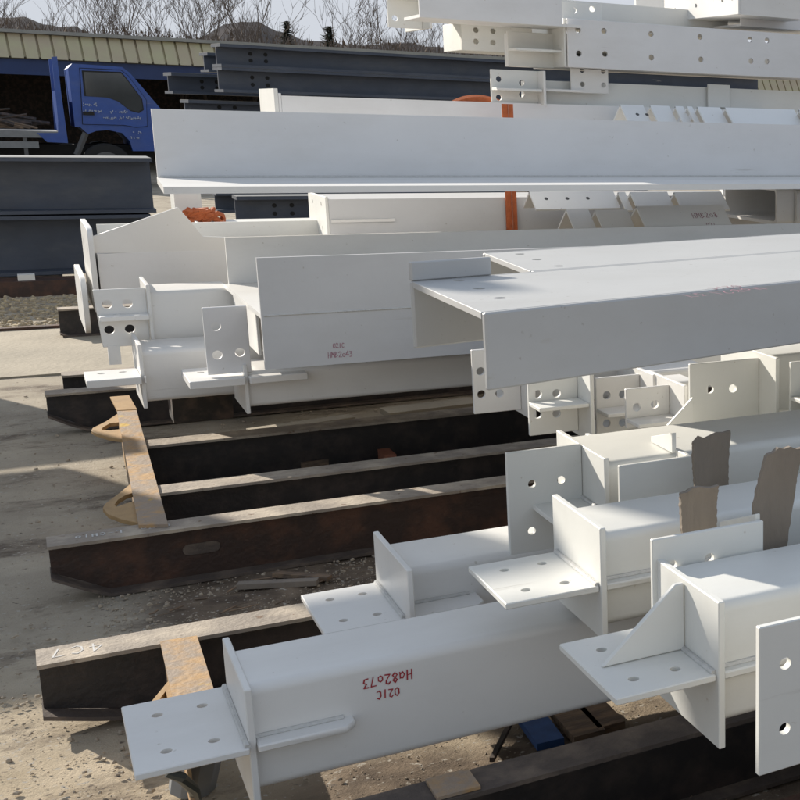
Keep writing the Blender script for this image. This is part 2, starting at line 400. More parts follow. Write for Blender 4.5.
# ---------------------------------------------------------------- workshop shed behind the yard
YAW = math.radians(6.3)
def make_shed():
    a = aty(0, 57, 34); L0, L1 = -9, 32
    top = aty(0, 29, 34.6).z; cap = aty(0, 33, 34.6).z
    r = thing('open_shed', 'long open shed with tan ribbed roof edge and blue fascia behind the truck', 'shed', (a.x, a.y, 0), YAW)
    ez = a.z
    mb = MB(); x = L0; i = 0
    pitch = .27
    while x < L1:                      # ribbed sheets lapping down over the eave
        mb.hexa([(x+.02, -.05, ez), (x+pitch-.025, -.05, ez), (x+pitch-.025, .02, ez), (x+.02, .02, ez)],
                [(x+.02, .25, cap), (x+pitch-.025, .25, cap), (x+pitch-.025, .32, cap), (x+.02, .32, cap)])
        mb.hexa([(x-.025, .02, ez+.03), (x+.02, .02, ez+.03), (x+.02, .05, ez+.03), (x-.025, .05, ez+.03)],
                [(x-.025, .32, cap), (x+.02, .32, cap), (x+.02, .36, cap), (x-.025, .36, cap)])
        x += pitch
    mb.build('roof_sheet', M['tan'], r, wc=False, smooth=0)
    mb = MB(); mb.box(L0, L1, .15, .75, cap+.01, top); mb.build('ridge_cap', M['cap'], r, wc=False, smooth=0)
    mb = MB(); mb.box(L0, L1, .75, 9, cap-.3, cap-.02); mb.build('roof', M['cap'], r, wc=False, smooth=0)
    fz = aty(0, 64, 34).z-.08
    mb = MB(); mb.box(L0, L1, .08, .28, fz-.12, ez-.02); mb.build('fascia', M['bluedk'], r, wc=False, smooth=0)
    for x in (-7, -.5, 6, 12.5, 19, 25.5, 31):
        MB().box(x-.12, x+.12, .3, .54, 0, fz).build('post', M['bluedk'], r, wc=False, smooth=0)
    MB().box(L0, L1, 8.5, 8.7, 0, cap-.31).build('back_wall', M['rubble'], r, wc=False, smooth=0)
    for zz in (2.5, 2.25):
        MB().box(L0, L1, 2.0, 2.1, zz, zz+.16).build('crane_rail', M['cap'], r, wc=False, smooth=0)
make_shed()

# ---------------------------------------------------------------- blue truck
def make_truck():
    Y = 29.0
    g = aty(107, 187, Y)
    r = thing('flatbed_truck', 'small blue flatbed truck with white door lettering parked before the shed', 'truck', (g.x, Y, 0))
    q = lambda pts: [xz(px, py, Y) for px, py in pts]
    W = 1.85
    cab = q([(68, 68), (72, 63.5), (122, 67), (130, 73), (160, 108), (165, 122), (166, 151), (133, 151), (130, 141), (122, 133), (108, 130), (96, 131), (88, 134), (80, 127), (75, 127)])
    MB().prism(cab, Y, Y+W, 'y').bevel(.05, 3).build('cab', M['blue'], r)
    dr = q([(80, 68.5), (121, 70.5), (128, 76), (146, 100), (147, 126), (136, 127), (124, 125), (83, 124)])
    cx_ = sum(u for u, v in dr)/len(dr); cz_ = sum(v for u, v in dr)/len(dr)
    MB().prism([(cx_+(u-cx_)*1.018, cz_+(v-cz_)*1.022) for u, v in dr], Y-.008, Y+.02, 'y').build('door_gap', M['black'], r)
    d = MB().prism(dr, Y-.03, Y+.05, 'y').bevel(.02, 2).build('door', M['blue'], r)
    wn = q([(83.5, 72), (121, 73.5), (126, 79), (141, 99), (142.5, 109), (138, 112), (130, 110), (118, 101), (108, 97.5), (86, 96)])
    cx_ = sum(u for u, v in wn)/len(wn); cz_ = sum(v for u, v in wn)/len(wn)
    MB().prism([(cx_+(u-cx_)*1.05, cz_+(v-cz_)*1.07) for u, v in wn], Y-.034, Y-.02, 'y').build('window_seal', M['tyre'], d)
    wo_ = MB().prism(wn, Y-.038, Y-.026, 'y').build('window', M['glass'], d)
    x0, z0 = xz(83, 115, Y); x1, z1 = xz(94, 112, Y)
    MB().box(x0, x1, Y-.07, Y-.025, z0, z1).bevel(.012, 2).build('handle', M['tyre'], d)
    mb = MB()
    rnd = random.Random(3)
    for (px, py, n, hgt) in ((83, 103.5, 9, 3), (83, 110, 11, 3), (110, 111, 10, 3), (103, 117, 22, 3), (131, 132, 6, 3), (131, 137, 5, 3)):
        for k in range(n):                # rows of small illegible characters
            if rnd.random() < .12: continue
            cx = px+k*1.75
            for j in range(3):
                ux, uz = cx+rnd.uniform(0, .9), py+rnd.uniform(0, 2)
                a, b_ = xz(ux, uz, Y), xz(ux+rnd.uniform(.3, .9), uz+rnd.uniform(-.9, .9), Y)
                mb.tube([(a[0], Y-.036, a[1]), (b_[0], Y-.036, b_[1])], .009, 4)
    mb.build('lettering', M['paleblue'], d)
    # windscreen
    a, b_ = xz(129, 72.5, Y), xz(159, 107, Y)
    nrm = Vector((b_[1]-a[1], 0, -(b_[0]-a[0]))).normalized()*-.012
    if nrm.z < 0: nrm = -nrm
    lo_ = [(b_[0], Y+.15, b_[1]), (b_[0], Y+W-.15, b_[1]), (a[0], Y+W-.15, a[1]), (a[0], Y+.15, a[1])]
    MB().hexa(lo_, [tuple(Vector(p)+nrm) for p in lo_]).build('windscreen', M['glass'], r)
    def wheel(px, py, rad, nm='wheel'):
        c = aty(px, py, Y+.1)
        wo = MB().tube([(c.x, Y+.02, rad), (c.x, Y+.05, rad), (c.x, Y+.26, rad), (c.x, Y+.3, rad)], [rad*.93, rad, rad, rad*.9], 28).build(nm, M['tyre'], r)
        MB().tube([(c.x, Y+.0, rad), (c.x, Y+.019, rad)], [rad*.62, rad*.55], 24).build('rim', M['rim'], wo)
        wo = MB().tube([(c.x, Y+W-.3, rad), (c.x, Y+W-.03, rad)], rad, 20).build(nm, M['tyre'], r)
    wheel(107, 165, .42); wheel(-40, 165, .42)
    # dark arch, chassis, bed
    x0, _ = xz(75, 130, Y); x1, _ = xz(165, 130, Y)
    MB().box(x0-4.6, x1-.2, Y+.45, Y+1.45, .45, .8).build('chassis', M['black'], r)
    xb0 = g.x-6.2; xb1 = xz(58, 130, Y)[0]; zb = xz(30, 131, Y)[1]
    MB().box(xb0, xb1, Y-.02, Y+W+.05, zb-.12, zb).bevel(.02).build('flatbed', M['navytop'], r)
    hb = q([(51.5, 57), (57, 56.5), (61, 92), (68, 143), (47, 142), (37, 133), (58, 133), (58, 120), (55, 90)])
    MB().prism(hb, Y-.03, Y+.10, 'y').bevel(.015).build('headboard_post', M['blue'], r)
    hb2 = [(u, v) for u, v in q([(51.5, 57), (57, 56.5), (61, 92), (66, 133), (58, 133), (55, 90)])]
    MB().prism(hb2, Y+W-.1, Y+W+.03, 'y').build('headboard_post', M['blue'], r)
    xh = xz(58, 90, Y)[0]
    MB().box(xh-.05, xh+.02, Y+.1, Y+W-.1, zb, zb+.75).build('headboard_panel', M['blue'], r)
    zs = xz(0, 145, Y)[1]
    MB().box(xb0+.8, xz(39, 145, Y)[0], Y-.02, Y+.03, zs-.05, zs+.07).build('side_guard', M['navytop'], r)
    MB().box(xz(23, 140, Y)[0], xz(27, 140, Y)[0], Y, Y+.06, .35, zb-.12).build('guard_bracket', M['rim'], r)
    # muffler strut before the wheel
    a, b_ = aty(77, 155, Y), aty(86, 133, Y)
    MB().tube([(a.x, Y+.1, a.z), (b_.x, Y+.1, b_.z)], .06, 6).build('mudguard_stay', M['rim'], r)
    # scrap on the bed: things of their own
    rnd = random.Random(5)
    s = MB()
    for k in range(70):
        x = rnd.uniform(xb0, xb1-.4); y = Y+rnd.uniform(.2, W-.2)
        zt = zb+.03+rnd.random()*.42*(1-.4*abs(x-(xb1-1.2)))
        L = rnd.uniform(.2, 1.1); a = rnd.uniform(-.5, .5); e = rnd.uniform(-.1, .1)
        s.tube([(x-L/2, y, max(zb+.04, zt-e)), (x+L/2*math.cos(a), y+L*.2*math.sin(a), max(zb+.04, zt+e))], rnd.uniform(.015, .05), 4)
    kind(s.build('scrap_metal', M['rubble']), 'stuff', 'heap of rusty scrap offcuts lying on the truck bed', 'scrap')
    for k in range(4):
        a, b_ = aty(-10, 117+k*3.2, Y+.3), aty(38-k*7, 131, Y+.3)
        b_.z = zb+.05
        o = MB().tube([a, b_], .022, 6).build('scrap_bar', M['plank'])
        tag(o, 'pale bar leaning down over the scrap heap on the truck bed', 'bar', 'pale bars on the truck bed')
make_truck()

# ---------------------------------------------------------------- trees
def bare_tree(px, py_top, Y, spread, seed, label):
    rnd = random.Random(seed)
    base = aty(px, 100, Y); H = aty(px, py_top, Y).z
    r = thing('bare_tree', label, 'tree', (base.x, Y, 0), 0, 'bare winter trees beyond the shed')
    tr = MB(); tw = MB()
    def grow(p, d, L, rad, lvl, mb):
        pts = [p]; q = p.copy(); dd = d.copy(); n = 4
        for i in range(n):
            dd = (dd+Vector((rnd.gauss(0, .10), rnd.gauss(0, .10), rnd.gauss(.05, .06)))).normalized()
            q = q+dd*(L/n); pts.append(q.copy())
        radii = [rad*(1-.6*i/n) for i in range(n+1)]
        mb.tube(pts, radii, 5 if lvl < 2 else 3, cap=False)
        if lvl >= 4: return
        nb = (5, 4, 4, 3)[lvl]
        for k in range(nb):
            f = rnd.uniform(.35, 1) if lvl else rnd.uniform(.45, 1)
            i = min(n-1, int(f*n)); b0 = pts[i].lerp(pts[i+1], f*n-i)
            ax = Vector((rnd.gauss(0, 1), rnd.gauss(0, 1), 0)).normalized()
            nd = (dd*1.0+ax*rnd.uniform(.35, .8)*spread+Vector((0, 0, .15))).normalized()
            grow(b0, nd, L*rnd.uniform(.5, .72), max(.006, rad*(1-.6*f)*.6), lvl+1, tr if lvl < 1 else tw)
    grow(Vector((base.x, Y, -.1)), Vector((rnd.gauss(0, .05), 0, 1)), H*.5, H*.014, 0, tr)
    tr.build('trunk', M['bark'], r, recalc=False); tw.build('crown', M['bark'], r, recalc=False, smooth=0)
for args in (
    (-8, -60, 42, 1.1, 11, 'leaning bare tree at the far left corner behind the shed roof'),
    (48, -25, 50, 1.1, 12, 'thin bare tree over the left hill crest behind the tan roof'),
    (82, -40, 52, 1.0, 13, 'bare tree rising behind the truck headboard above the roof'),
    (118, -45, 46, .9, 14, 'bare tree with upright limbs behind the roof above the truck cab'),
    (150, -30, 47, .8, 15, 'narrow bare tree right of the truck cab above the roof'),
    (182, -50, 43, 1.0, 16, 'bare tree above the right end of the tan roof sheets'),
    (214, -40, 41, .9, 17, 'dense bare tree above the left end of the dark girder stack'),
    (248, -60, 40, .9, 18, 'tall bare tree in front of the rounded hill summit'),
    (286, -35, 44, .9, 19, 'bare tree on the right slope of the rounded hill'),
    (352, -28, 42, 1.1, 20, 'broad twiggy bare tree left of the tall white steel stack'),
    (376, -35, 45, 1.0, 21, 'bare tree touching the left edge of the tall white steel stack'),
    (412, 0, 47, .9, 22, 'small bare tree seen under the tall white steel stack'),
    (438, 5, 55, .9, 23, 'thin bare tree in the gap below the white stack'),
): bare_tree(*args)
def conifer(px, py_top, Y, seed, label):
    rnd = random.Random(seed); base = aty(px, 100, Y); H = aty(px, py_top, Y).z
    r = thing('conifer_tree', label, 'tree', (base.x, Y, 0), 0, 'small conifers beyond the shed')
    MB().tube([(base.x, Y, 0), (base.x, Y, H*.97)], [.12, .02], 6).build('trunk', M['bark'], r)
    mb = MB()
    for k in range(900):
        f = rnd.random()**.8; z = H*(.12+.88*f); R = (1-f)**.8*H*.36*rnd.uniform(.2, 1)*(.75+.25*math.sin(f*9+seed))+.05; a = rnd.uniform(0, 6.283)
        c = Vector((base.x+R*math.cos(a), Y+R*math.sin(a), z-R*.25))
        s = rnd.uniform(.12, .32)
        o = Vector((math.cos(a), math.sin(a), rnd.uniform(-.4, .5)))*s; t = Vector((-math.sin(a), math.cos(a), rnd.uniform(-.3, .3)))*s*.45
        mb.bm.faces.new([mb.bm.verts.new(v) for v in (c-o*.5+t, c-o*.5-t, c+o)])
    mb.build('crown', M['needles'], r, recalc=False, smooth=0)
for args in ((292, 22, 75, 3, 'dark conifer beside the right slope of the hill'),
             (334, 27, 70, 4, 'low dark conifer left of the broad twiggy tree')): conifer(*args)
def scrub():
    rnd = random.Random(9); mb = MB()
    def sky_line(px): return 27+px*.048-3*math.sin(px*.05+1)-2*math.sin(px*.17)-1.5*math.sin(px*.41)
    for k in range(5200):
        px = rnd.uniform(-60, 620); Y = rnd.uniform(44, 70)
        z = rnd.uniform(2.6, aty(px, sky_line(px)+rnd.random()**2*-4+1, Y).z)
        p = aty(px, 60, Y)
        a = rnd.uniform(0, 6.28); L = rnd.uniform(.12, .4)
        d = Vector((math.cos(a)*.5, math.sin(a)*.5, rnd.uniform(.3, 1)))*L; t = Vector((-math.sin(a), math.cos(a), 0))*rnd.uniform(.012, .05)
        c = Vector((p.x, Y, z))
        mb.bm.faces.new([mb.bm.verts.new(v) for v in (c-t, c+t, c+d)])
    for k in range(420):
        px = rnd.uniform(-60, 620); Y = rnd.uniform(44, 70); p = aty(px, 60, Y)
        mb.tube([(p.x, Y, 0), (p.x+rnd.gauss(0, .2), Y, aty(px, sky_line(px)-rnd.uniform(-2, 9), Y).z)], [.035, .01], 3, cap=False)
    kind(mb.build('woodland', M['scrub'], recalc=False, smooth=0), 'stuff', 'low brown scrub and saplings along the skyline behind the shed roof', 'woodland')
scrub()

# ---------------------------------------------------------------- steel shapes
def hprof(yc, z0, z1, w, tf, tw):
    """upright H profile in (y,z)"""
    h = w/2; t = tw/2
    return [(yc-h, z0), (yc+h, z0), (yc+h, z0+tf), (yc+t, z0+tf), (yc+t, z1-tf), (yc+h, z1-tf), (yc+h, z1), (yc-h, z1), (yc-h, z1-tf), (yc-t, z1-tf), (yc-t, z0+tf), (yc-h, z0+tf)]

# blue-grey girder stack along the left, and another far behind on the right
def navy_beam(name, label, y, z0, z1, xa, xb, w=.34, holes=True, yaw=0, group='dark blue-grey girders', top=True):
    r = thing(name, label, 'girder', (xa, y, z0), yaw, group)
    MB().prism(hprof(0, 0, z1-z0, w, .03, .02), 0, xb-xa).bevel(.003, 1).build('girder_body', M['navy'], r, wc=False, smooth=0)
    if top: MB().box(.002, xb-xa-.002, -w/2+.003, w/2-.003, z1-z0+.0015, z1-z0+.005).build('sunlit_top', M['navytop'], r, wc=False, smooth=0)  # paler sheet puts the sunlit look of the top flange into colour
    if holes:
        for i in range(2):
            for j in range(2):
                MB().tube([(.35+.16*i, -.013, (z1-z0)*(.35+.3*j)), (.35+.16*i, -.009, (z1-z0)*(.35+.3*j))], .022, 10).build('bolt_hole', M['black'], r, wc=False)
    return r
YL = 13.6
zt = aty(70, 157, YL).z; zm = aty(70, 213, YL).z; zb = aty(70, 271, YL).z
xe = aty(150, 170, YL).x
navy_beam('steel_girder', 'large blue-grey girder with top painted pale as if sunlit, upper one at the left edge', YL, zm+.01, zt, -7, xe, .5, False)
navy_beam('steel_girder', 'large blue-grey girder underneath another at the left edge above the sleeper', YL, zb, zm-.005, -7, xe-.05, .5, False, top=False)
sl = MB().box(-6, aty(79, 290, 12.9).x, 12.75, 13.05, 0, aty(40, 281, 12.75).z)
tag(sl.bevel(.01).build('timber_sleeper', M['brown']), 'dark red-brown sleeper on the ground under the left blue-grey girders', 'sleeper')
MB2 = MB().box(-5.5, .3, 13.35, 13.85, 0, zb-.004); tag(MB2.build('bearer_block', M['rubble']), 'low dark bearer carrying the left blue-grey girders behind the sleeper', 'bearer')

YR = 16.0; yawR = math.radians(10)
def far_girder(px0, pyt, pyb, Y, L, label, yaw=yawR):
    p = aty(px0, pyt, Y); z1 = p.z; z0 = aty(px0, pyb, Y).z
    return navy_beam('steel_girder', label, Y, z0, z1, p.x, p.x+L, .3, True, yaw)
far_girder(217, 67.3, 92, YR, 7.5, 'blue-grey girder second from the top of the far stack')
far_girder(215, 44, 66.8, YR, 7.5, 'topmost blue-grey girder of the far stack below the bare trees')
far_girder(167, 73, 93.5, YR+.9, 4, 'short blue-grey girder end just right of the truck windscreen')
far_girder(203, 53, 72, YR+1.3, 5, 'blue-grey girder end peeping out left of the topmost far girder')
far_girder(184, 100, 118, YR+.2, 6, 'lower blue-grey girder mostly hidden behind the white ledge beam')
far_girder(176, 120, 150, YR+.3, 6, 'bottom blue-grey girder hidden behind the white ledge beam')
far_girder(234, 196, 224, YR-2.0, 5, 'dark girder with two bolt holes seen below the white ledge beam', 0)
far_girder(214, 192, 212, YR-1.0, 3, 'dark blue girder end left of the girder with two bolt holes', 0)
p = aty(225, 100, YR)
for k in range(4):
    tag(MB().box(p.x+.3+1.6*k, p.x+.5+1.6*k, YR-.1+.28*k*1.02, YR+1.6+.28*k, 0, aty(230, 150, YR).z-.05).build('bearer_block', M['rubble']), 'dark bearer carrying the far blue-grey girder stack', 'bearer', 'bearers under the far girders')

# ---------------------------------------------------------------- skids (rolled rails welded to cross plates)
def rail_geom(root, yc, x0, x1, h=.2, w=.12, nose=.16, rise=.085, topmat='flange_top', web='brown', slot=None, face='brown_top'):
    y0, y1 = yc-w/2, yc+w/2
    tf = .011
    mb = MB()
    mb.box(x0+.002, x1, yc-.004, yc+.004, rise if nose == 0 else tf, h-tf) if nose == 0 else mb.prism([(x0+.003, rise+tf), (x0+nose, tf), (x1, tf), (x1, h-tf), (x0+.003, h-tf)], yc-.004, yc+.004, 'y')
    wb = mb.build('web', M[web], root, smooth=0)
    MB().box(x0, x1, y0, y1, h-tf, h).bevel(.002, 1).build('top_flange', M[topmat], root, smooth=0)
    pts = [(x0, rise), (x0+nose*.55, rise*.4), (x0+nose, 0), (x1, 0), (x1, tf), (x0+nose, tf), (x0+nose*.55, rise*.4+tf), (x0, rise+tf)]
    MB().prism(pts, y0, y1, 'y').build('bottom_flange', M[face], root, smooth=0)
    if slot:
        MB().plate(rrect(slot[0], slot[0]+.115, .085, .125, .0199), .004, 'xz', yc-.007).build('web_slot', M['brown_top'], wb)

s1 = thing('steel_skid', 'rusty brown four-rail steel skid with ochre lifting lugs under the middle stack', 'skid', (1.8, 6, 0))
rail_geom(s1, 4.78, -.02, 4.2, slot=(.36,))
pr0, pr1 = atz(136.5, 410, .2), atz(168, 524, .2)
xr = lambda y: pr1.x+(pr0.x-pr1.x)*(y-pr1.y)/(pr0.y-pr1.y)-.012
rail_geom(s1, 5.27, xr(5.27), 4.2, nose=.03, rise=.02, web='millscale')
rail_geom(s1, 6.05, xr(6.05), 4.2, nose=.03, rise=.02, web='millscale')
rail_geom(s1, 7.37, .036, 4.2, web='millscale')
MB().hexa([(p.x, p.y, .2035) for p in (atz(110, 397, .21), atz(129, 395.5, .21), atz(137, 409.5, .21), atz(117, 410.5, .21))], [(p.x, p.y, .2115) for p in (atz(110, 397, .21), atz(129, 395.5, .21), atz(137, 409.5, .21), atz(117, 410.5, .21))]).build('corner_plate', M['lug'], s1, smooth=0)
def cross_plate(root, corners, z, t, web=True):
    q = [atz(a, b, z) for a, b in corners]          # far-left, far-right, near-right, near-left
    MB().hexa([(p.x, p.y, z-t) for p in q], [(p.x, p.y, z) for p in q]).bevel(.0015, 1).build('cross_plate', M['yellowrust'], root, smooth=0)
    if web:
        a, c = q[0], q[3]; d = (c-a); n = Vector((d.y, -d.x, 0)).normalized()*-.008
        if n.x < 0: n = -n
        f = lambda k, w_, zz: (a.x+d.x*k+n.x*w_, a.y+d.y*k+n.y*w_, zz)
        MB().hexa([f(.06, .5, .03), f(.94, .5, .03), f(.94, 1.5, .03), f(.06, 1.5, .03)], [f(.06, .5, z-t-.001), f(.94, .5, z-t-.001), f(.94, 1.5, z-t-.001), f(.06, 1.5, z-t-.001)]).build('cross_web', M['yellowrust'], root, smooth=0)
cross_plate(s1, [(117, 411), (136.5, 410), (168, 524), (138.5, 525)], .212, .0115)
def lug(root, outer, eye, z):
    f = lambda ps: [(p.x, p.y) for p in (atz(a, b, z) for a, b in ps)]
    MB().plate(f(outer), .016, 'xy', z, holes=[f(eye)], bev=.0015).build('lifting_lug', M['lug'], root)
lug(s1, [(121, 413), (106, 423), (93, 429.5), (91.5, 432), (94, 434), (109, 439), (124, 441)], [(119, 424), (110, 425), (103, 429), (102, 431.5), (110, 432), (119.5, 431)], .192)
lug(s1, [(135, 482), (118, 496), (105, 506), (103, 510), (108, 516), (122, 521.5), (139.5, 525)], [(134, 494.5), (126, 497), (118, 502), (114.5, 507), (117, 509), (126, 505.5), (135.5, 503)], .192)
mb = MB(); write(mb, '037o   L-CH1o', (.33, 4.80, .2005), (-1, 0, 0), (0, -1, 0), .030, .0022); mb.build('chalk_marking', M['chalk'], s1)

s2 = thing('steel_skid', 'dark steel skid with chalked flange under the nearest white columns', 'skid', (1.2, 3.1, 0))
rail_geom(s2, 3.742, -.068, 2.6, web='millscale', nose=.2, rise=.05)
rail_geom(s2, 2.535, .16, 3.0, w=.105, web='millscale', topmat='brown_top')
cross_plate(s2, [(160, 641), (197, 635.5), (231, 744), (184, 750)], .2072, .0068)
MB().box(.60, .69, 2.49, 2.58, .2015, .209).bevel(.002, 1).build('cross_plate', M['yellowrust'], s2, smooth=0)
lug(s2, [(173, 678), (150, 706), (150, 709), (178, 704)], [(166, 694), (160, 702), (168, 701)], .16)
mb = MB(); write(mb, '4C7', (.078, 3.772, .2005), (-1, 0, 0), (0, -1, 0), .055, .0022); mb.build('chalk_marking', M['chalk'], s2)

for (y, x0, lab) in ((7.86, .12, 'dark rail end beside the white hooked column foot on the left'), (10.45, .18, 'far dark rail end behind the rounded white base plates')):
    r = thing('ground_rail', lab, 'rail', (x0+2, y, 0), 0, 'loose dark rails on the ground')
    rail_geom(r, y, x0, 4.5, nose=.06, rise=.02, web='millscale', topmat='flange_top')
r = thing('ground_rail', 'plain dark rail on the ground at the bottom right corner', 'rail', (2, 1.75, 0), 0, 'loose dark rails on the ground')
rail_geom(r, 2.02, .5, 3.2, w=.2, nose=.06, rise=.02, web='millscale', topmat='brown')

# transverse timbers (mostly out of the picture at the right) carrying the upper layers
for (x, y0, y1, z0, z1, lab) in ((1.62, 1.5, 3.9, .203, .41, 'thick timber bearer lying across the near skid under the white columns'),
                           (2.6, 4.4, 7.4, .203, .40, 'thick timber bearer under the middle white stack')):
    tag(MB().box(x, x+.16, y0, y1, z0, z1).bevel(.006).build('timber_bearer', M['plank']), lab, 'timber')

# ---------------------------------------------------------------- white steel columns with cross-shaped ends
HR = .0108
def column(label, xe, y0, y1, z0, z1, L, ep, hp=None, vp=None, rib=.2, m='white', rad=.022, name='steel_column', ept=.014, extra=None, group='white steel columns', ribz=None):
    """xe = end plate x; box y0..y1, z0..z1 running to +X; ep=(y0,y1,z0,z1) end plate; hp=(x0,y0,y1,z) horizontal plate with four holes; vp=(x0,z0,z1,y,holes)"""
    r = thing(name, label, 'column', (xe+L/2, (y0+y1)/2, z0), 0, group)
    MB().prism(rrect(y0, y1, z0, z1, rad), xe+ept, xe+L).build('box_section', M[m], r)
    MB().plate(rect(*ep), ept, 'yz', xe+ept/2, bev=.002).build('end_plate', M[m], r)
    if hp:
        x0, a, b_, z = hp; d = xe-x0
        holes = [(x0+d*fx, a+(b_-a)*fy, HR) for fx in (.30, .72) for fy in (.22, .76)]
        cp = MB().plate(rect(x0, xe-.001, a, b_), .014, 'xy', z, holes, bev=.002).build('connection_plate', M[m], r)
        if rib:
            rb = MB().plate([(xe+ept+.001, y0+.004), (xe+ept+.001, a-.0), (xe+rib-.02, a), (xe+rib, a+.02), (xe+rib, y0+.004)] if a < y0 else rect(xe+ept+.001, xe+rib, y0-.012, y0+.004), .016, 'xy', z, bev=.003).build('stiffener_rib', M[m], r)
            MB().tube([(xe+ept, y0-.002, z+.010), (xe+rib-.02, y0-.002, z+.010)], .006, 6).build('weld_bead', M['weld'], rb)
        MB().tube([(xe-.004, a+.005, z+.009), (xe-.004, b_-.005, z+.009)], .006, 6).build('weld_bead', M['weld'], cp)
    if vp:
        x0, a, b_, y, hs = vp
        MB().plate(rect(x0, xe-.001, a, b_), .014, 'xz', y, [(u, v, HR) for u, v in hs], bev=.002).build('gusset_plate', M[m], r)
    return r

f1 = column('long white column at the front with upside-down red lettering on its side', .285, 2.71, 2.935, .208, .443, 1.2,
            (2.685, 3.0, .17, .447), (.083, 2.665, 3.01, .322), rib=.205)
mb = MB()
p0 = aty(412, 673, 2.71); p1 = aty(366, 681, 2.71)
write(mb, 'Ha82o73', (p0.x, 2.7085, p0.z+.010), (-1, 0, .0), (0, 0, -1), .0225, .0013, .2)
p0 = aty(399, 688, 2.71)
write(mb, '021C', (p0.x, 2.7085, p0.z+.003), (-1, 0, 0), (0, 0, -1), .0185, .0012, .2)
mb.build('red_lettering', M['red'], f1)
f2 = column('white column just behind the front lettered one with sunlit rear top edge', .70, 3.20, 3.44, .208, .462, .95,
            (3.07, 3.42, .19, .505), (.512, 3.11, 3.41, .36), rib=.2)
f3 = column('cream column lying on top of the lettered one, four-hole shelf towards the left', .98, 2.56, 2.79, .475, .695, 2.4,
            (2.522, 2.82, .462, .722), (.772, 2.53, 2.80, .58), rib=.32, m='cream')
f4 = column('cream column nearest the camera with triangular gusset on its end shelf', 1.02, 2.065, 2.31, .44, .692, 2.2,
            (2.032, 2.335, .405, .708), (.816, 2.04, 2.335, .552), rib=.3, m='cream')
MB().plate([(.845, .5605), (1.018, .5605), (1.018, .70), (1.0, .70)], .012, 'xz', 2.185, bev=.002).build('triangular_gusset', M['cream'], f4)
MB().plate(rect(1.01, 1.27, .56, .752), .012, 'xz', 2.318, [(1.055, .69, HR), (1.14, .69, HR), (1.055, .61, HR), (1.14, .61, HR)], bev=.002).build('side_plate', M['cream'], f4)
MB().plate([(2.327, .56), (2.5, .56), (2.5, .70), (2.327, .765)], .012, 'yz', 1.264, bev=.002).build('side_end_plate', M['cream'], f4)
f5 = column('cream column behind the others with upright holed plate at its end', 1.2, 3.06, 3.385, .445, .712, 2.4,
            (3.045, 3.40, .43, .728), (1.06, 3.05, 3.33, .575), (.995, .45, .732, 3.21, [(1.06, .64), (1.14, .64), (1.055, .51), (1.14, .51)]), rib=.1, m='cream')
MB().plate(rect(1.214, 1.42, .58, .722), .012, 'xz', 2.985, [(1.27, .605, HR), (1.36, .605, HR)], bev=.002).build('side_plate', M['cream'], f5)
MB().plate([(2.992, .58), (3.058, .58), (3.058, .724), (2.992, .724)], .012, 'yz', 1.414, bev=.002).build('side_end_plate', M['cream'], f5)
MB().plate([(3.06, .714), (3.2, .714), (3.2, .73), (3.06, .77)], .012, 'yz', 1.405, bev=.001).build('top_lug', M['cream'], f5)
f6 = column('cream column with bare square end behind the upright boards', 1.42, 3.47, 3.74, .345, .60, 2.4,
            (3.45, 3.76, .33, .615), None, None, m='cream')
# far-right splice plate of a column that runs out of the picture
r = thing('steel_column', 'white column at the right edge showing only its tall two-hole end plate', 'column', (1.6, 1.8, .504), 0, 'white steel columns')
pl = [xz(757, 628, 1.75), xz(757, 775, 1.75)]
MB().plate(rect(.95, 1.34, .504, .775), .014, 'xz', 1.75, [(1.0, .70, .011), (1.0, .58, .011), (1.10, .70, .011), (1.10, .58, .011)], bev=.002).build('splice_plate', M['cream'], r)
MB().plate(rect(1.758, 2.0, .51, .70), .014, 'yz', 1.35, bev=.002).build('end_plate', M['cream'], r)
MB().prism(rrect(1.78, 1.99, .52, .69, .02), 1.358, 2.6).build('box_section', M['cream'], r)

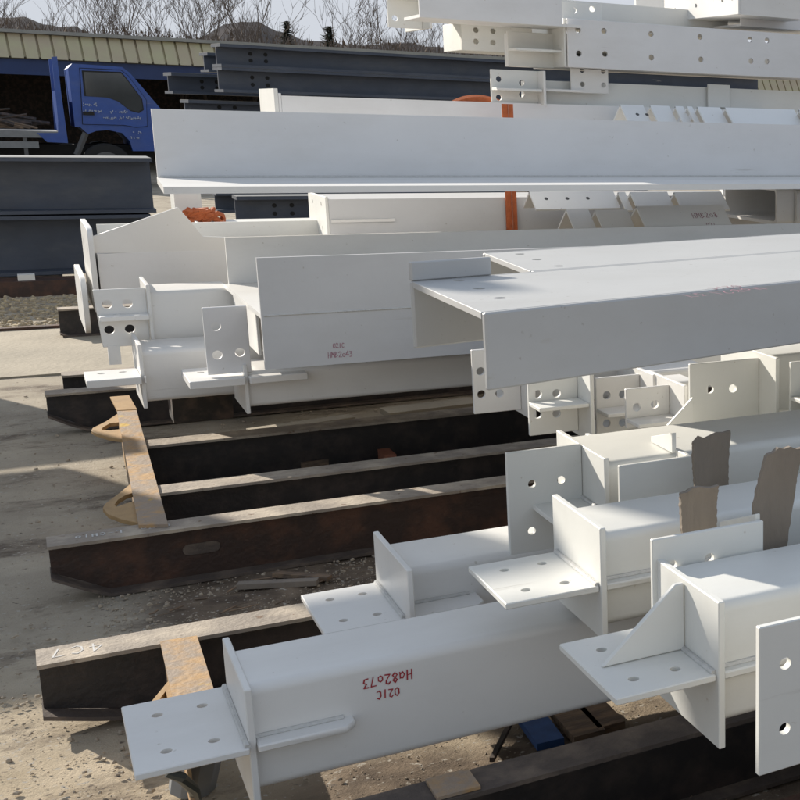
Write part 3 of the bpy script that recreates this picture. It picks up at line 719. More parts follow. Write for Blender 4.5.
# ---------------------------------------------------------------- boards stuck upright between the columns
def board(label, left, right, Y, t=.011, bend=.012):
    """left/right edges in pixels from bottom to top; a split, slightly cupped slat"""
    rnd = random.Random(label); mb = MB(); N = 26; W = 6
    def along(pl, f):
        q = [xz(px, py, Y) for px, py in pl]; n = len(q)-1; k = min(n-1, int(f*n)); g = f*n-k
        return (q[k][0]+(q[k+1][0]-q[k][0])*g, q[k][1]+(q[k+1][1]-q[k][1])*g)
    jl = [rnd.uniform(-.0014, .0014) for _ in range(N+1)]; jr = [rnd.uniform(-.0014, .0014) for _ in range(N+1)]
    tops = [rnd.uniform(-.009, .006) for _ in range(W+1)]
    front, back = [], []
    for k in range(N+1):
        a, c = along(left, k/N), along(right, k/N); rf, rb = [], []
        for w_ in range(W+1):
            g = w_/W; x = a[0]+jl[k]*(1-g)*(w_ == 0)+(c[0]-a[0])*g+jr[k]*(w_ == W); z = a[1]+(c[1]-a[1])*g
            if k == N: z += tops[w_]
            y = Y+bend*math.sin(k/N*2.6+g)-.006*(2*g-1)**2+rnd.uniform(-.0006, .0006)
            rf.append(mb.bm.verts.new((x, y, z))); rb.append(mb.bm.verts.new((x, y+t, z)))
        front.append(rf); back.append(rb)
    F = mb.bm.faces.new
    for k in range(N):
        for w_ in range(W):
            F((front[k][w_], front[k][w_+1], front[k+1][w_+1], front[k+1][w_])); F((back[k][w_+1], back[k][w_], back[k+1][w_], back[k+1][w_+1]))
        F((front[k][0], front[k+1][0], back[k+1][0], back[k][0])); F((front[k][W], back[k][W], back[k+1][W], front[k+1][W]))
    for w_ in range(W):
        F((front[N][w_], front[N][w_+1], back[N][w_+1], back[N][w_])); F((front[0][w_+1], front[0][w_], back[0][w_], back[0][w_+1]))
    tag(mb.build('wooden_board', M['wood'], smooth=30), label, 'board', 'rough boards wedged between the columns')
board('shortest rough board, wedged behind the holed side plate of the nearest cream column', [(682, 540), (681.5, 510), (681, 492)], [(718, 540), (717, 505), (717, 485)], 2.44, bend=.008)
board('wide rough board standing upright behind the cream columns', [(696, 500), (695, 470), (694, 440)], [(731, 500), (729, 470), (729, 429)], 2.87)
board('tallest rough board standing at the right edge on the nearest cream column', [(752, 562), (756, 505), (768, 453)], [(787, 558), (797, 485), (801, 444)], 2.345)

# ---------------------------------------------------------------- wide channel lying web up, with a second one behind
def web_up(name, label, px_rear, px_front, px_far, z, depth, t=.016, L=3.2, up=0, m='white', holes=(), upx=None):
    a = atz(*px_rear, z); c = atz(*px_front, z); far = atz(*px_far, z)
    d = (far-c); yaw = math.atan2(d.y, d.x)
    wv = (a-c); width = abs(-math.sin(yaw)*wv.x+math.cos(yaw)*wv.y)
    r = thing(name, label, 'channel', (c.x, c.y, z-depth), yaw, 'white H and channel members lying web up')
    hs = []
    for h_ in holes:
        q_ = atz(*h_, z)-c; hs.append((q_.x*math.cos(yaw)+q_.y*math.sin(yaw), -q_.x*math.sin(yaw)+q_.y*math.cos(yaw), .015))
    skew = wv.x*math.cos(yaw)+wv.y*math.sin(yaw)
    MB().plate([(0, t+.001), (L, t+.001), (L, width-t-.001), (skew, width-t-.001)], t, 'xy', depth-t/2, hs, bev=.001).build('web', M[m], r, wc=False)
    MB().plate([(0, 0), (L, 0), (L, depth), (0, depth)], t, 'xz', t/2, bev=.004).build('near_flange', M[m], r, wc=False)
    MB().plate([(skew, 0), (L, 0), (L, depth), (skew, depth)], t, 'xz', width-t/2, bev=.004).build('far_flange', M[m], r, wc=False)
    if up:
        q_ = atz(*upx, z)-c; xu = q_.x*math.cos(yaw)+q_.y*math.sin(yaw)
        MB().plate([(skew, depth+.001), (xu, depth+.001), (xu, depth+up), (skew, depth+up)], t, 'xz', width-t/2, bev=.003).build('raised_lip', M[m], r, wc=False)
    return r, yaw, width
cz = 1.17
cd = cz-aty(488, 391, atz(485, 313, cz).y).z
c1, cyaw, cw = web_up('steel_channel', 'big white channel lying web up with three holes and faint red marking', (409, 281), (485, 313), (800, 281), cz, cd, m='grey', up=.05, upx=(484, 274), holes=((459, 280.5), (479, 288.5), (500, 298)))
mb = MB()
def c1loc(px, py):
    q = atz(px, py, cz)-Vector((c1.location.x, c1.location.y, cz)); return (q.x*math.cos(cyaw)+q.y*math.sin(cyaw), -q.x*math.sin(cyaw)+q.y*math.cos(cyaw), cd+.0006)
write(mb, 'HaB2I37', c1loc(756, 287.5), (-1, 0, 0), (0, -1, 0), .05, .0016, .35)
write(mb, '021C', c1loc(734, 285.5), (-1, 0, 0), (0, -1, 0), .035, .0014, .3)
mb.build('red_lettering', M['purple'], c1, wc=False)
# second one, nearly flush, further back
a = atz(482, 254, cz-.004)
p = atz(535, 272, cz-.004)
c2, _, _ = web_up('steel_channel', 'white channel behind the big web-up one with its open end showing', (482, 253), (533, 271.5), (800, 251), cz-.003, .12, L=3.0, m='grey', holes=((520, 254), (537, 259.5), (559, 266)))

# ---------------------------------------------------------------- middle stack: wide H lying web up
def wide_h():
    x0 = .735; L = 3.6; r = thing('steel_beam', 'wide white H beam lying web flat in the middle with small red writing', 'beam', (x0+L/2, 5.8, .62), 0, 'white steel beams')
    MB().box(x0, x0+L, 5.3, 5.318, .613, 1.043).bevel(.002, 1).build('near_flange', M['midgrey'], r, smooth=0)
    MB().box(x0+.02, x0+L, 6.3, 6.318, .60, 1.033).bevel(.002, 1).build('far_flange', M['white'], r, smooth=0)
    MB().box(x0, x0+L, 5.319, 6.299, .81, .828).build('web', M['white'], r, smooth=0)
    # seam along the outer face where the flange is spliced
    MB().tube([(x0+.01, 5.2995, .822), (x0+L, 5.2995, .822)], .004, 6).build('weld_seam', M['weld'], r)
    mb = MB(); p = aty(328, 358, 5.3); write(mb, 'HMB2o43', (p.x, 5.2995, p.z), (1, 0, 0), (0, 0, 1), .022, .0013, .1)
    p = aty(333, 348, 5.3); write(mb, '021C', (p.x, 5.2995, p.z), (1, 0, 0), (0, 0, 1), .018, .0012, .1)
    mb.build('red_lettering', M['purple'], r)
wide_h()

# ledge beam across the picture
def tee():
    x0, L = .545, 3.7
    r = thing('steel_beam', 'long white L-shaped ledge beam running across the whole upper picture', 'beam', (x0+L/2, 6.55, 1.25), 0, 'white steel beams')
    MB().box(x0, x0+L, 6.6, 6.622, 1.2805, 1.580).bevel(.002, 1).build('upright_web', M['cool'], r, smooth=0)
    MB().hexa([(x0-.045, 5.86, 1.251), (x0+L, 5.86, 1.251), (x0+L, 6.622, 1.251), (x0-.002, 6.622, 1.251)], [(x0-.045, 5.86, 1.279), (x0+L, 5.86, 1.279), (x0+L, 6.622, 1.279), (x0-.002, 6.622, 1.279)]).bevel(.003, 1).build('bottom_flange', M['white'], r, smooth=0)
    MB().tube([(x0+.01, 6.598, 1.282), (x0+L, 6.598, 1.282)], .008, 6).build('weld_bead', M['weld'], r)
tee()
for (x, y) in ((3.85, 6.31),):
    tag(MB().box(x, x+.08, y-.03, y+.05, 1.035, 1.245).bevel(.004).build('timber_packer', M['plank']), 'short timber packer holding up the long white ledge beam', 'packer')

# lower-left columns of the middle stack
def box_end(label, px_end, Yn, pz_top, pz_bot, dep, L, epx, hp=None, vp=None, m='white', ep_over=.02, ribL=.2, hr=.2):
    x0 = aty(px_end, pz_top, Yn).x; z1 = aty(px_end, pz_top, Yn).z; z0 = aty(px_end, pz_bot, Yn).z
    r = thing('steel_column', label, 'column', (x0+L/2, Yn+dep/2, z0), 0, 'white steel columns')
    MB().prism(rrect(Yn, Yn+dep, z0+.012, z1-.012, .02), x0+.012, x0+L).build('box_section', M[m], r)
    MB().plate(rect(Yn-ep_over, Yn+dep+ep_over, z0-.01, z1+.02), .014, 'yz', x0+.006, bev=.002).build('end_plate', M[m], r)
    if hp:
        xa = aty(hp[0], hp[1], Yn-.06).x; z = aty(hp[0], hp[1], Yn-.06).z
        MB().plate(rect(xa, x0-.002, Yn-.06, Yn+hr), .03, 'xy', z, [(xa+(x0-xa)*fx, Yn+hr*.55, .014) for fx in (.3, .7)], bev=.002).build('connection_plate', M[m], r)
        MB().plate(rect(x0+.014, x0+ribL, Yn-.06, Yn+.005), .03, 'xy', z, bev=.004).build('stiffener_rib', M[m], r)
    return r, x0, z0, z1
YA = 5.62
l1, x0, z0, z1 = box_end('lowest white box column under the wide H beam with triangular lower corner', 243, YA, 369, 411, .3, 2.4, 0, hp=(190, 386), ribL=.23, hr=.24)
xa, za = xz(202, 308, YA+.0); xb, zb_ = xz(252, 372, YA+.0)
MB().plate(rect(xa, xb, zb_, za), .016, 'xz', YA+.01, [(*xz(a, b, YA), .018) for a, b in ((216, 326.5), (217.5, 355), (240, 352.5))], bev=.002).build('gusset_plate', M['cool'], l1)
l2, x0, z0, z1 = box_end('low white box column with a narrow sunlit shelf reaching left', 138, 5.95, 349, 406, .32, 1.1, 0, hp=(87, 385), ribL=.01, hr=.16)
l3, x0, z0, z1 = box_end('white box column with a four-hole plate beside its left end', 146, 6.3, 289, 347, .28, .32, 0)
xa, za = xz(93, 291, 6.27); xm, zmid = xz(97, 319, 6.27); xb, zb_ = xz(146, 346, 6.27)
MB().plate([(xa, za), (x0-.002, za), (x0-.002, zb_), (xm+.012, zb_)], .016, 'xz', 6.31, [(*xz(a, b, 6.3), .019) for a, b in ((107, 304.5), (127.5, 303.5), (109.5, 330), (130, 329))], bev=.002).build('gusset_plate', M['white'], l3)
MB().plate(rect(xa+.012, x0-.002, 6.24, 6.30), .022, 'xy', zmid, bev=.003).build('stiffener_rib', M['white'], l3)
lx, lz = xz(108, 347, 6.27); lx2, lz2 = xz(112, 366, 6.27)
MB().box(lx, lx+.045, 6.30, 6.33, lz2, lz).bevel(.003).build('foot', M['white'], l3, smooth=0)
tag(MB().box(x0+.06, x0+.3, 6.36, 6.55, .205, z0-.012).bevel(.005).build('timber_packer', M['rubble']), 'dark packer under the four-hole white column end', 'packer')

r = thing('steel_tube', 'short white tube end tucked under the web of the wide H beam', 'tube', (1.1, 5.9, .622))
MB().prism(rrect(5.66, 6.24, .622, .806, .02), .775, 1.6).build('tube_wall', M['white'], r)
MB().plate(rect(5.64, 6.26, .612, .808), .012, 'yz', .768, bev=.002).build('end_plate', M['white'], r)

def gable():
    Y = 6.95
    xl = aty(92, 254, Y).x; zl = aty(92, 284, Y).z; zt_ = aty(92, 237, Y).z; zm_ = aty(92, 254, Y).z
    r = thing('steel_column', 'white column with a gabled gusset and two round-cornered base plates at the far left', 'column', (xl+1, Y, zl), 0, 'white steel columns')
    L = 1.6
    MB().box(xl+.02, xl+L, Y, Y+.4, zl-.1, zm_).bevel(.012, 3).build('box_section', M['cool'], r)
    P = [xz(92, 254, Y), xz(226, 254, Y), xz(226, 238, Y), xz(203, 237, Y), xz(194, 226, Y), xz(178, 208, Y), xz(92, 237.5, Y)]
    hc = xz(168, 238, Y)
    MB().plate([(u, v+.004) for u, v in P], .016, 'xz', Y+.010, [], bev=.002).build('gable_gusset', M['white'], r)
    # base plates facing left, corners rounded
    za, zc = aty(79, 219, Y+.55).z, aty(85, 300, Y+.1).z
    MB().plate(rrect(Y-.03, Y+.62, zc-.05, za, .06), .022, 'yz', xl+.0, [(Y+.1, za-.1, .024), (Y+.48, za-.1, .024)], bev=.002).build('base_plate', M['white'], r)
    xq, zq = xz(76, 262, Y+.75); _, zq2 = xz(88, 333, Y+.1)
    MB().plate(rrect(Y+.02, Y+.72, zq2, zq, .08), .022, 'yz', xl-.045, [(Y+.15, zq-.1, .024)], bev=.002).build('base_plate', M['white'], r)
    MB().box(xl+.05, xl+2.2, Y+.45, Y+.47, zm_, aty(120, 224, Y+.45).z).build('rear_flange', M['cream'], r, smooth=0)
    tag(MB().box(xl+.55, xl+.75, Y+.03, Y+.38, .205, zl-.104).build('timber_packer', M['rubble']), 'dark packer under the gabled white column', 'packer')
gable()

# ---------------------------------------------------------------- beams stacked behind the ledge beam
def rect_beam(label, pxl, pyt, pyb, Y, dep, L, m='white', endm=None, yaw=0):
    p = aty(pxl, pyt, Y); z0 = aty(pxl, pyb, Y).z
    r = thing('steel_beam', label, 'beam', (p.x, Y, z0), yaw, 'white steel beams')
    h = p.z-z0
    MB().box(.0145, L, 0, dep, 0.004, h-.012).bevel(.003, 1).build('box_section', M[m], r, wc=False, smooth=0)
    o = MB().plate(rect(-.0, dep, 0, h), .014, 'yz', .007, [(dep*f, h*g, .012) for f in (.25, .75) for g in (.2, .8)] if dep > .35 else [], bev=.002).build('end_plate', M[endm or m], r, wc=False)
    return r
u1 = rect_beam('white beam behind the ledge beam with a square end block standing up', 278, 93, 128, 7.35, .42, 2.9, 'cool')
zc = u1.location.z
u1b = MB(); ph = aty(278, 88.5, 7.35).z
u1b.box(-.02, -.001, 0, .46, 0, ph-zc); u1b.bevel(.003, 1).build('end_block', M['cream'], u1, wc=False, smooth=0)
u2 = rect_beam('white beam below the ledge beam with a bright holed end block', 325, 197, 238, 7.15, .46, 2.6, 'midgrey', 'cream')
zz = u2.location.z
MB().box(.02, .34, -.012, -.001, .08, .095).build('stiffener_rib', M['white'], u2, wc=False, smooth=0)
u3 = rect_beam('flat cream beam left of the bright holed end block', 196, 222, 240, 7.6, .3, .95, 'cream')
p = aty(186, 191, 8.0)
tag(MB().box(p.x-.06, p.x+.07, 8, 8.2, .9, p.z).bevel(.004).build('steel_block', M['cream']), 'small pale block standing left below the ledge beam beside the orange sling', 'block')
tag(MB().box(p.x-.1, p.x+.8, 7.5, 8.4, .205, .898).build('timber_crib', M['rubble']), 'dark timber crib under the rear white beams', 'crib')

# orange lifting sling : a flat band round the rear beams and a loose bunch on the left
r = thing('lifting_sling', 'orange flat lifting sling strapped round the rear white beams', 'sling', tuple(aty(510, 230, 7.1)))
xs0, xs1 = aty(503.5, 150, 7.13).x, aty(514.5, 150, 7.13).x
MB().box(xs0, xs1, 7.125, 7.135, aty(510, 236, 7.13).z, aty(510, 104, 7.13).z).bevel(.002, 1).build('front_band', M['orange'], r, smooth=0)
MB().box(xs0+.03, xs0+.036, 7.118, 7.1245, aty(510, 236, 7.13).z, aty(510, 104, 7.13).z).build('band_stitch', M['brick'], r, smooth=0)
mb = MB(); pts = []
for k in range(13):
    f = k/12; q_ = aty(438+80*f, 104, 7.45); pts.append((q_.x, 7.42+.05*math.sin(f*3), q_.z-.035+.045*math.sin(math.pi*f)))
mb.tube(pts, [.012+.03*math.sin(math.pi*min(1, k/12*1.05)) for k in range(13)], 8).build('loose_loop', M['orange'], r)
mb = MB(); rnd = random.Random(4)
for k in range(12):
    pts = []; c0 = aty(rnd.uniform(193, 213), rnd.uniform(214, 220), 7.75)
    for j in range(9):
        a = j/8*6.28*rnd.uniform(.7, 1); pts.append(c0+Vector((.06*math.cos(a+k), .06*math.sin(a+k), .028*math.sin(2*a+k)+.0)))
    mb.tube(pts, .013, 5)
tag(mb.build('rope_bundle', M['orange']), 'bunched orange rope lying behind the white gabled gusset', 'rope')

# angle irons with the ridge up
def angle_iron(label, px, py_ridge, py_foot, Y, pxe, m='white', holes=0, group='white angle irons lying ridge up'):
    p = aty(px, py_ridge, Y); q_ = aty(px, py_foot, Y)
    h = p.z-q_.z; wv = h*1.2; t = .011; L = aty(pxe, py_ridge, Y).x-p.x
    if holes: holes = min(holes, 2) if L < .3 else holes
    r = thing('angle_iron', label, 'angle iron', (p.x, Y, q_.z), 0, group)
    for s, nm in ((-1, 'near_leg'), (1, 'far_leg')):
        n = Vector((0, s*h, wv)).normalized()*t
        a = [(0, s*wv, 0), (L, s*wv, 0), (L, s*.0005, h), (0, s*.0005, h)]
        MB().hexa([tuple(Vector(v)-n) for v in a], a).bevel(.0015, 1).build(nm, M[m], r, wc=False, smooth=0)
    if holes:
        for k in range(holes):
            c = Vector((.08+(.12 if L > .3 else .06)*k, -wv*.42, h*.58)); n = Vector((0, -h, wv)).normalized()
            MB().tube([c-n*.001, c+n*.001], .011, 12).build('bolt_hole', M['rim'], r, wc=False)
    return r
angle_iron('angle iron with three holes right of the orange sling', 529, 191.5, 208, 6.98, 613, 'bright', holes=3)
angle_iron('stub of angle iron at the right end of the three-hole one', 618, 192, 209, 6.90, 625, 'bright')
angle_iron('second angle iron in the pair of sharp ridges right of the three-hole one', 630, 192, 209, 6.82, 667, 'bright')
angle_iron('angle iron left of the open square tube below the ledge beam', 674, 192, 209, 6.72, 721, 'bright')
angle_iron('lower angle iron at the left of the front row behind the web-up channel', 566, 209, 231, 6.66, 588, 'bright')
angle_iron('small lower angle iron between two larger ones in the front row', 595, 210, 231, 6.58, 627, 'bright')
ai = angle_iron('largest lower angle iron with purple writing by the open square tube', 636, 206, 231, 6.48, 722, 'bright')
h = aty(636, 206, 6.48).z-aty(636, 231, 6.48).z; wv = h*1.2
dv = Vector((0, wv, h)).normalized(); nn = Vector((0, -h, wv)).normalized()
mb = MB(); write(mb, 'HMB2o8', Vector((.3, -wv*.48, h*.52))+nn*.001, (1, 0, 0), dv, .04, .0017, .2); write(mb, '021', Vector((.36, -wv*.82, h*.18))+nn*.001, (1, 0, 0), dv, .03, .0015, .2)
mb.build('purple_lettering', M['purple'], ai, wc=False)
n_ang = 0
for (px, pe, lab, hl) in ((620, 645, 'upper angle iron with two holes lying behind the top edge of the ledge beam', 2), (650, 671, 'second upper angle iron behind the top edge of the ledge beam', 0),
                     (675, 685, 'tiny upper angle iron in a close pair behind the ledge beam', 0), (687, 694, 'tiny upper angle iron at the right of the close pair', 0),
                     (697, 722, 'middle upper angle iron behind the ledge beam', 0), (725, 796, 'long upper angle iron behind the ledge beam with a faint mark', 0), (799, 840, 'last upper angle iron at the right edge behind the ledge beam', 0)):
    angle_iron(lab, px, 104.5+(px-620)*.028, 127+(px-620)*.02, 7.2-.075*n_ang, pe-2, 'bright', holes=hl); n_ang += 1

# open square tubes at the right
def open_tube(label, px, pyt, pyb, Y, dpx, L, t=.018, yaw=0):
    p = aty(px, pyt, Y); z0 = aty(px, pyb, Y).z; h = p.z-z0
    d_ = ray(dpx, pyt); dep = p.x*d_.y/d_.x-Y
    r = thing('square_tube', label, 'tube', (p.x, Y, z0), yaw, 'open white tubes at the right')
    bm = MB(); o = rrect(0, dep, 0, h, .03, 4); i = rrect(t, dep-t, t, h-t, .02, 4)
    A = [[bm.bm.verts.new((x, u, v)) for u, v in pr] for x in (0, L) for pr in (o, i)]
    n = len(o)
    for k in range(n):
        j = (k+1) % n
        bm.bm.faces.new((A[0][k], A[0][j], A[1][j], A[1][k])); bm.bm.faces.new((A[2][k], A[3][k], A[3][j], A[2][j]))
        bm.bm.faces.new((A[0][k], A[2][k], A[2][j], A[0][j])); bm.bm.faces.new((A[1][k], A[1][j], A[3][j], A[3][k]))
    bm.build('tube_wall', M['white'], r, wc=False)
    return r
open_tube('open white square tube seen into its end below the right part of the ledge beam', 777, 188, 225, 6.45, 724, 1.2)
open_tube('narrow white tube at the right edge below the ledge beam', 797, 190, 225, 6.42, 785, 1.0)
p = aty(720, 188, 7.3); 
tag(MB().box(p.x-.03, p.x+.03, 7.2, 7.25, 1.05, 1.243).bevel(.003).build('steel_strut', M['white']), 'thin white strut beside the open square tube below the ledge beam', 'strut')

# ---------------------------------------------------------------- tall stack at the upper right
def stack_beam(label, pxl, pyt, pyb, Y, dep, L, m='white', hole_px=(), yaw=0, name='steel_beam'):
    p = aty(pxl, pyt, Y); z0 = aty(pxl, pyb, Y).z; h = p.z-z0
    r = thing(name, label, 'beam', (p.x, Y, z0), yaw, 'white beams of the tall right stack')
    hs = []
    for (a, b_) in hole_px:
        q_ = aty(a, b_, Y); hs.append((q_.x-p.x, q_.z-z0, .017))
    MB().plate(rect(0, L, 0, h), .016, 'xz', .008, hs, bev=.002).build('face_plate', M[m], r, wc=False)
    return r, h
# T3: big holed plate
t3, h = stack_beam('grey-white girder with a row of bolt holes along its face, top right', 567, 18, 67, 7.3, .5, 1.75, 'cool', [(578, 30), (579, 53.5), (604, 31), (605, 54), (651, 34), (651.5, 57.5), (700, 37), (701, 59.5), (750, 39.5), (751, 61), (767, 40.5), (767, 61.5)])
MB().box(.004, 1.74, .017, .55, 0, .014).build('lower_flange', M['cool'], t3, wc=False, smooth=0)
MB().box(.004, 1.74, .017, .55, h-.014, h).build('upper_flange', M['cool'], t3, wc=False, smooth=0)
MB().plate(rect(.018, .56, .0, h), .014, 'yz', -.008, bev=.002).build('end_plate', M['cream'], t3, wc=False)
MB().box(1.752, 3.0, .02, .04, .03, h-.02).build('rear_web', M['cool'], t3, wc=False, smooth=0)
# left stub of T3: two shelves
t5, h5 = stack_beam('short white stub with a central shelf left of the holed girder', 507, 31, 66, 7.5, .4, .54, 'cream')
MB().plate(rect(0.002, .62, -.14, -.001), .014, 'xy', h5*.47, bev=.002).build('shelf', M['cream'], t5, wc=False)
MB().box(0.01, .53, .018, .09, 0, h5-.01).build('box_section', M['cream'], t5, wc=False, smooth=0)
# T4: lower row
t4, h4 = stack_beam('white holed end piece with shelves resting on the rear beam', 490.5, 69, 103.5, 7.4, .3, .27, 'cream', [(499, 79), (499, 97.5), (522, 83), (522, 94.5)])
MB().plate(rect(0.002, .26, -.10, -.001), .014, 'xy', h4*.42, bev=.002).build('shelf', M['cream'], t4, wc=False)
MB().plate(rect(-.1, .25, 0, h4), .014, 'yz', .276, bev=.002).build('end_plate', M['white'], t4, wc=False)
MB().box(.285, 3.4, .04, .34, .0, h4-.05).build('box_section', M['cream'], t4, wc=False, smooth=0)
MB().plate(rect(.285, .52, -.06, .03), .014, 'xy', h4*.45, bev=.002).build('shelf', M['white'], t4, wc=False)
x_, z_ = xz(569, 68, 7.4); x2_, z2_ = xz(607, 94, 7.4); o_ = t4.location
MB().plate(rect(x_-o_.x, x2_-o_.x, z2_-o_.z, z_-o_.z), .014, 'xz', -.02, [(x_-o_.x+.07+.13*i, z2_-o_.z+.05+.08*j, .015) for i in (0, 1) for j in (0, 1)], bev=.002).build('gusset_plate', M['white'], t4, wc=False)
MB().plate(rect(xz(709, 85, 7.4)[0]-o_.x, xz(731, 85, 7.4)[0]-o_.x, .02, h4-.03), .014, 'xz', .02, [], bev=.002).build('stiffener_plate', M['cream'], t4, wc=False)
# T1 : beam at the very top with open end
t1, h1 = stack_beam('white beam at the top of the picture with an open boxed end', 418, -16, 17, 7.25, .3, aty(560, 10, 7.25).x-aty(418, 10, 7.25).x, 'cool', [])
MB().box(.002, .9, .018, .36, 0, .016).build('bottom_plate', M['white'], t1, wc=False, smooth=0)
MB().plate(rect(.018, .36, .017, h1), .016, 'yz', .3, bev=.002).build('inner_diaphragm', M['cream'], t1, wc=False)
t1.rotation_euler = (0, 0, math.radians(-1))
t0, h0 = stack_beam('white column end with shelf at the top left of the tall stack', 386, -20, 27, 7.9, .4, .19, 'cream', [(395, 18)])
MB().plate(rect(.002, .19, -.14, -.001), .014, 'xy', h0*.62, bev=.002).build('shelf', M['cream'], t0, wc=False)
MB().plate(rect(-.15, .4, 0, h0), .014, 'yz', .198, bev=.002).build('end_plate', M['cream'], t0, wc=False)
MB().box(.206, 2.2, .05, .38, h0*.25, h0*.9).build('box_section', M['cream'], t0, wc=False, smooth=0)
t6, h6 = stack_beam('cream plate with four holes below the open boxed end', 461, 22, 50, 8.1, .4, .62, 'cream', [(476, 30), (493, 31), (476, 41.5), (493, 42.5)])
MB().plate(rect(.018, .4, 0, h6), .014, 'yz', .007, bev=.002).build('end_plate', M['cream'], t6, wc=False)
MB().box(.02, 2.4, .1, .4, .0, h6-.02).build('box_section', M['cream'], t6, wc=False, smooth=0)
t7, h7 = stack_beam('white bracket plate standing on the holed girder at its left', 559, 1, 28, 7.5, .2, .26, 'cream', [(574, 10.5), (592, 9)])
MB().plate(rect(.018, .3, 0, h7), .014, 'yz', .24, bev=.002).build('end_plate', M['cream'], t7, wc=False)
ph8 = math.radians(-88.5); q8 = aty(664, 22, 8.3); d8 = ray(738, 22)
L8 = (q8.x*d8.y-q8.y*d8.x)/(math.sin(ph8)*d8.x-math.cos(ph8)*d8.y)
t8, h8 = stack_beam('sunlit white plate with small bolt holes at the top right', 664, -14, 22, 8.3, .4, L8, 'white', (), yaw=ph8)
for f_, g_ in ((.06, .75), (.06, .3), (.16, .3), (.16, .75), (.45, .35), (.8, .4), (.92, .42)):
    MB().tube([(L8*f_, -.002, h8*g_), (L8*f_, .0, h8*g_)], .012, 10).build('bolt_hole', M['rim'], t8, wc=False)
MB().box(.004, L8-.004, .02, .5, 0, h8-.01).build('box_section', M['white'], t8, wc=False, smooth=0)
t9, h9 = stack_beam('grey-white beam running out of the top right corner', 741, -14, 26, 7.55, .4, 1.4, 'cool', [(782, 1), (782, 14)])
MB().box(.002, 1.4, .018, .4, 0, .014).build('lower_flange', M['cool'], t9, wc=False, smooth=0)
t10, h10 = stack_beam('grey-white plate between the bracket and the sunlit plate at the top', 636, -14, 22, 8.9, .4, .26, 'cool', [])
MB().box(.01, .25, .018, .06, 0, h10-.02).build('box_section', M['cool'], t10, wc=False, smooth=0)

# ---------------------------------------------------------------- column ends seen under the channel
def small_end(label, px0, px1, pyt, pyb, Y, m='white', shelf=None, holes=(), side=True, dep=.3, L=1.4):
    a = aty(px0, pyt, Y); c = aty(px1, pyb, Y)
    r = thing('steel_column', label, 'column', (a.x, Y, c.z), 0, 'white steel columns')
    w_, h_ = c.x-a.x, a.z-c.z
    hs = []
    for (u, v) in holes:
        q_ = aty(u, v, Y); hs.append((q_.x-a.x, q_.z-c.z, .0155))
    MB().plate(rect(0, w_, 0, h_), .014, 'xz', 0, hs, bev=.002).build('gusset_plate', M[m], r, wc=False)
    if shelf:
        MB().plate(rect(0, w_, -.12, -.008), .014, 'xy', aty(px0, shelf, Y).z-c.z, bev=.002).build('shelf', M[m], r, wc=False)
    if side:
        MB().plate(rect(-.13, dep, -.02, h_+.02), .014, 'yz', w_+.008, bev=.002).build('end_plate', M[m], r, wc=False)
        MB().prism(rrect(.02, dep-.02, .0, h_, .02), w_+.016, w_+L).build('box_section', M[m], r, wc=False)
    return r
small_end('white plate with three holes hanging under the left end of the web-up channel', 471, 521, 350, 409, 4.65, 'white', None, [(480, 371), (481, 394), (499, 393)])
small_end('white column end with a shelf and dark hole below the channel corner', 527, 578, 372, 430, 4.35, 'cream', 404, [(537, 414), (556, 413), (537, 394), (556, 393)], L=.06)
small_end('white column end with four holes half hidden by a smaller bracket', 595, 640, 378, 436, 4.45, 'white', 410, [(606, 395), (622, 394), (606, 423), (622, 422)], L=.3)
b9 = small_end('small bracket plate with two holes in front of the four-hole column end', 625, 669, 389, 423, 4.2, 'white', 420, [(636, 407), (654, 404)], L=.12, dep=.2)
small_end('cream column end with a large two-hole plate under the channel', 689, 758, 364, 417, 3.98, 'cream', None, [(709, 389), (732, 388)], L=1.6)
small_end('cream column end at the right edge below the channel', 790, 830, 362, 424, 3.8, 'cream', 398, [], side=False)
mb = MB(); a = aty(650, 440, 3.95); c = aty(690, 396, 3.95)
tag(MB().plate([(a.x, a.z), (c.x, a.z), (c.x, c.z)], .014, 'xz', 3.93, bev=.002).build('triangular_gusset', M['cream']), 'triangular gusset plate leaning against the large two-hole plate', 'plate')
o = MB().box(1.75, 4, 3.8, 4.7, .31, .42).bevel(.004); tag(o.build('steel_plate', M['cream']), 'flat cream plate under the column ends below the channel', 'plate')

# ---------------------------------------------------------------- ground clutter
def plank(label, px0, py0, px1, py1, wd, th, z=.0, m='plank', name='scrap_plank', cat='plank'):
    a, c = atz(px0, py0, z), atz(px1, py1, z); d = (c-a); L = d.length; yaw = math.atan2(d.y, d.x)
    o = MB().box(0, L, -wd/2, wd/2, 0, th).bevel(.003).build(name, M[m], None, loc=(0, 0, 0))
    o.location = (a.x, a.y, z); o.rotation_euler = (0, 0, yaw); return tag(o, label, cat)
plank('blue painted scrap board under the front lettered column', 527, 715, 551, 748, .07, .02, .012, 'bluepl')
plank('brown scrap plank right of the blue board', 558, 705, 590, 741, .085, .022, .01)
plank('shorter brown scrap plank beside the near dark rail', 583, 702, 612, 732, .075, .022, .01)
0 and plank('orange-brown scrap board in the dirt below the lettered column', 432, 800, 474, 772, .05, .02, .21, 'lug')
plank('dark stick on the ground under the lettered column', 492, 762, 512, 722, .012, .012, .01, 'rubble', 'stick', 'stick')
plank('pale long offcut lying in the dirt before the brown skid', 238, 588, 318, 584, .035, .018, .006, 'wood')
plank('second pale offcut in the dirt near the brown skid', 275, 576, 330, 580, .03, .015, .006, 'plank')
plank('pale timber strip lying between the brown rails', 250, 436, 352, 421, .09, .03, .02, 'concrete')
plank('pale broad timber between the far rails', 385, 416, 475, 405, .16, .03, .02, 'concrete')
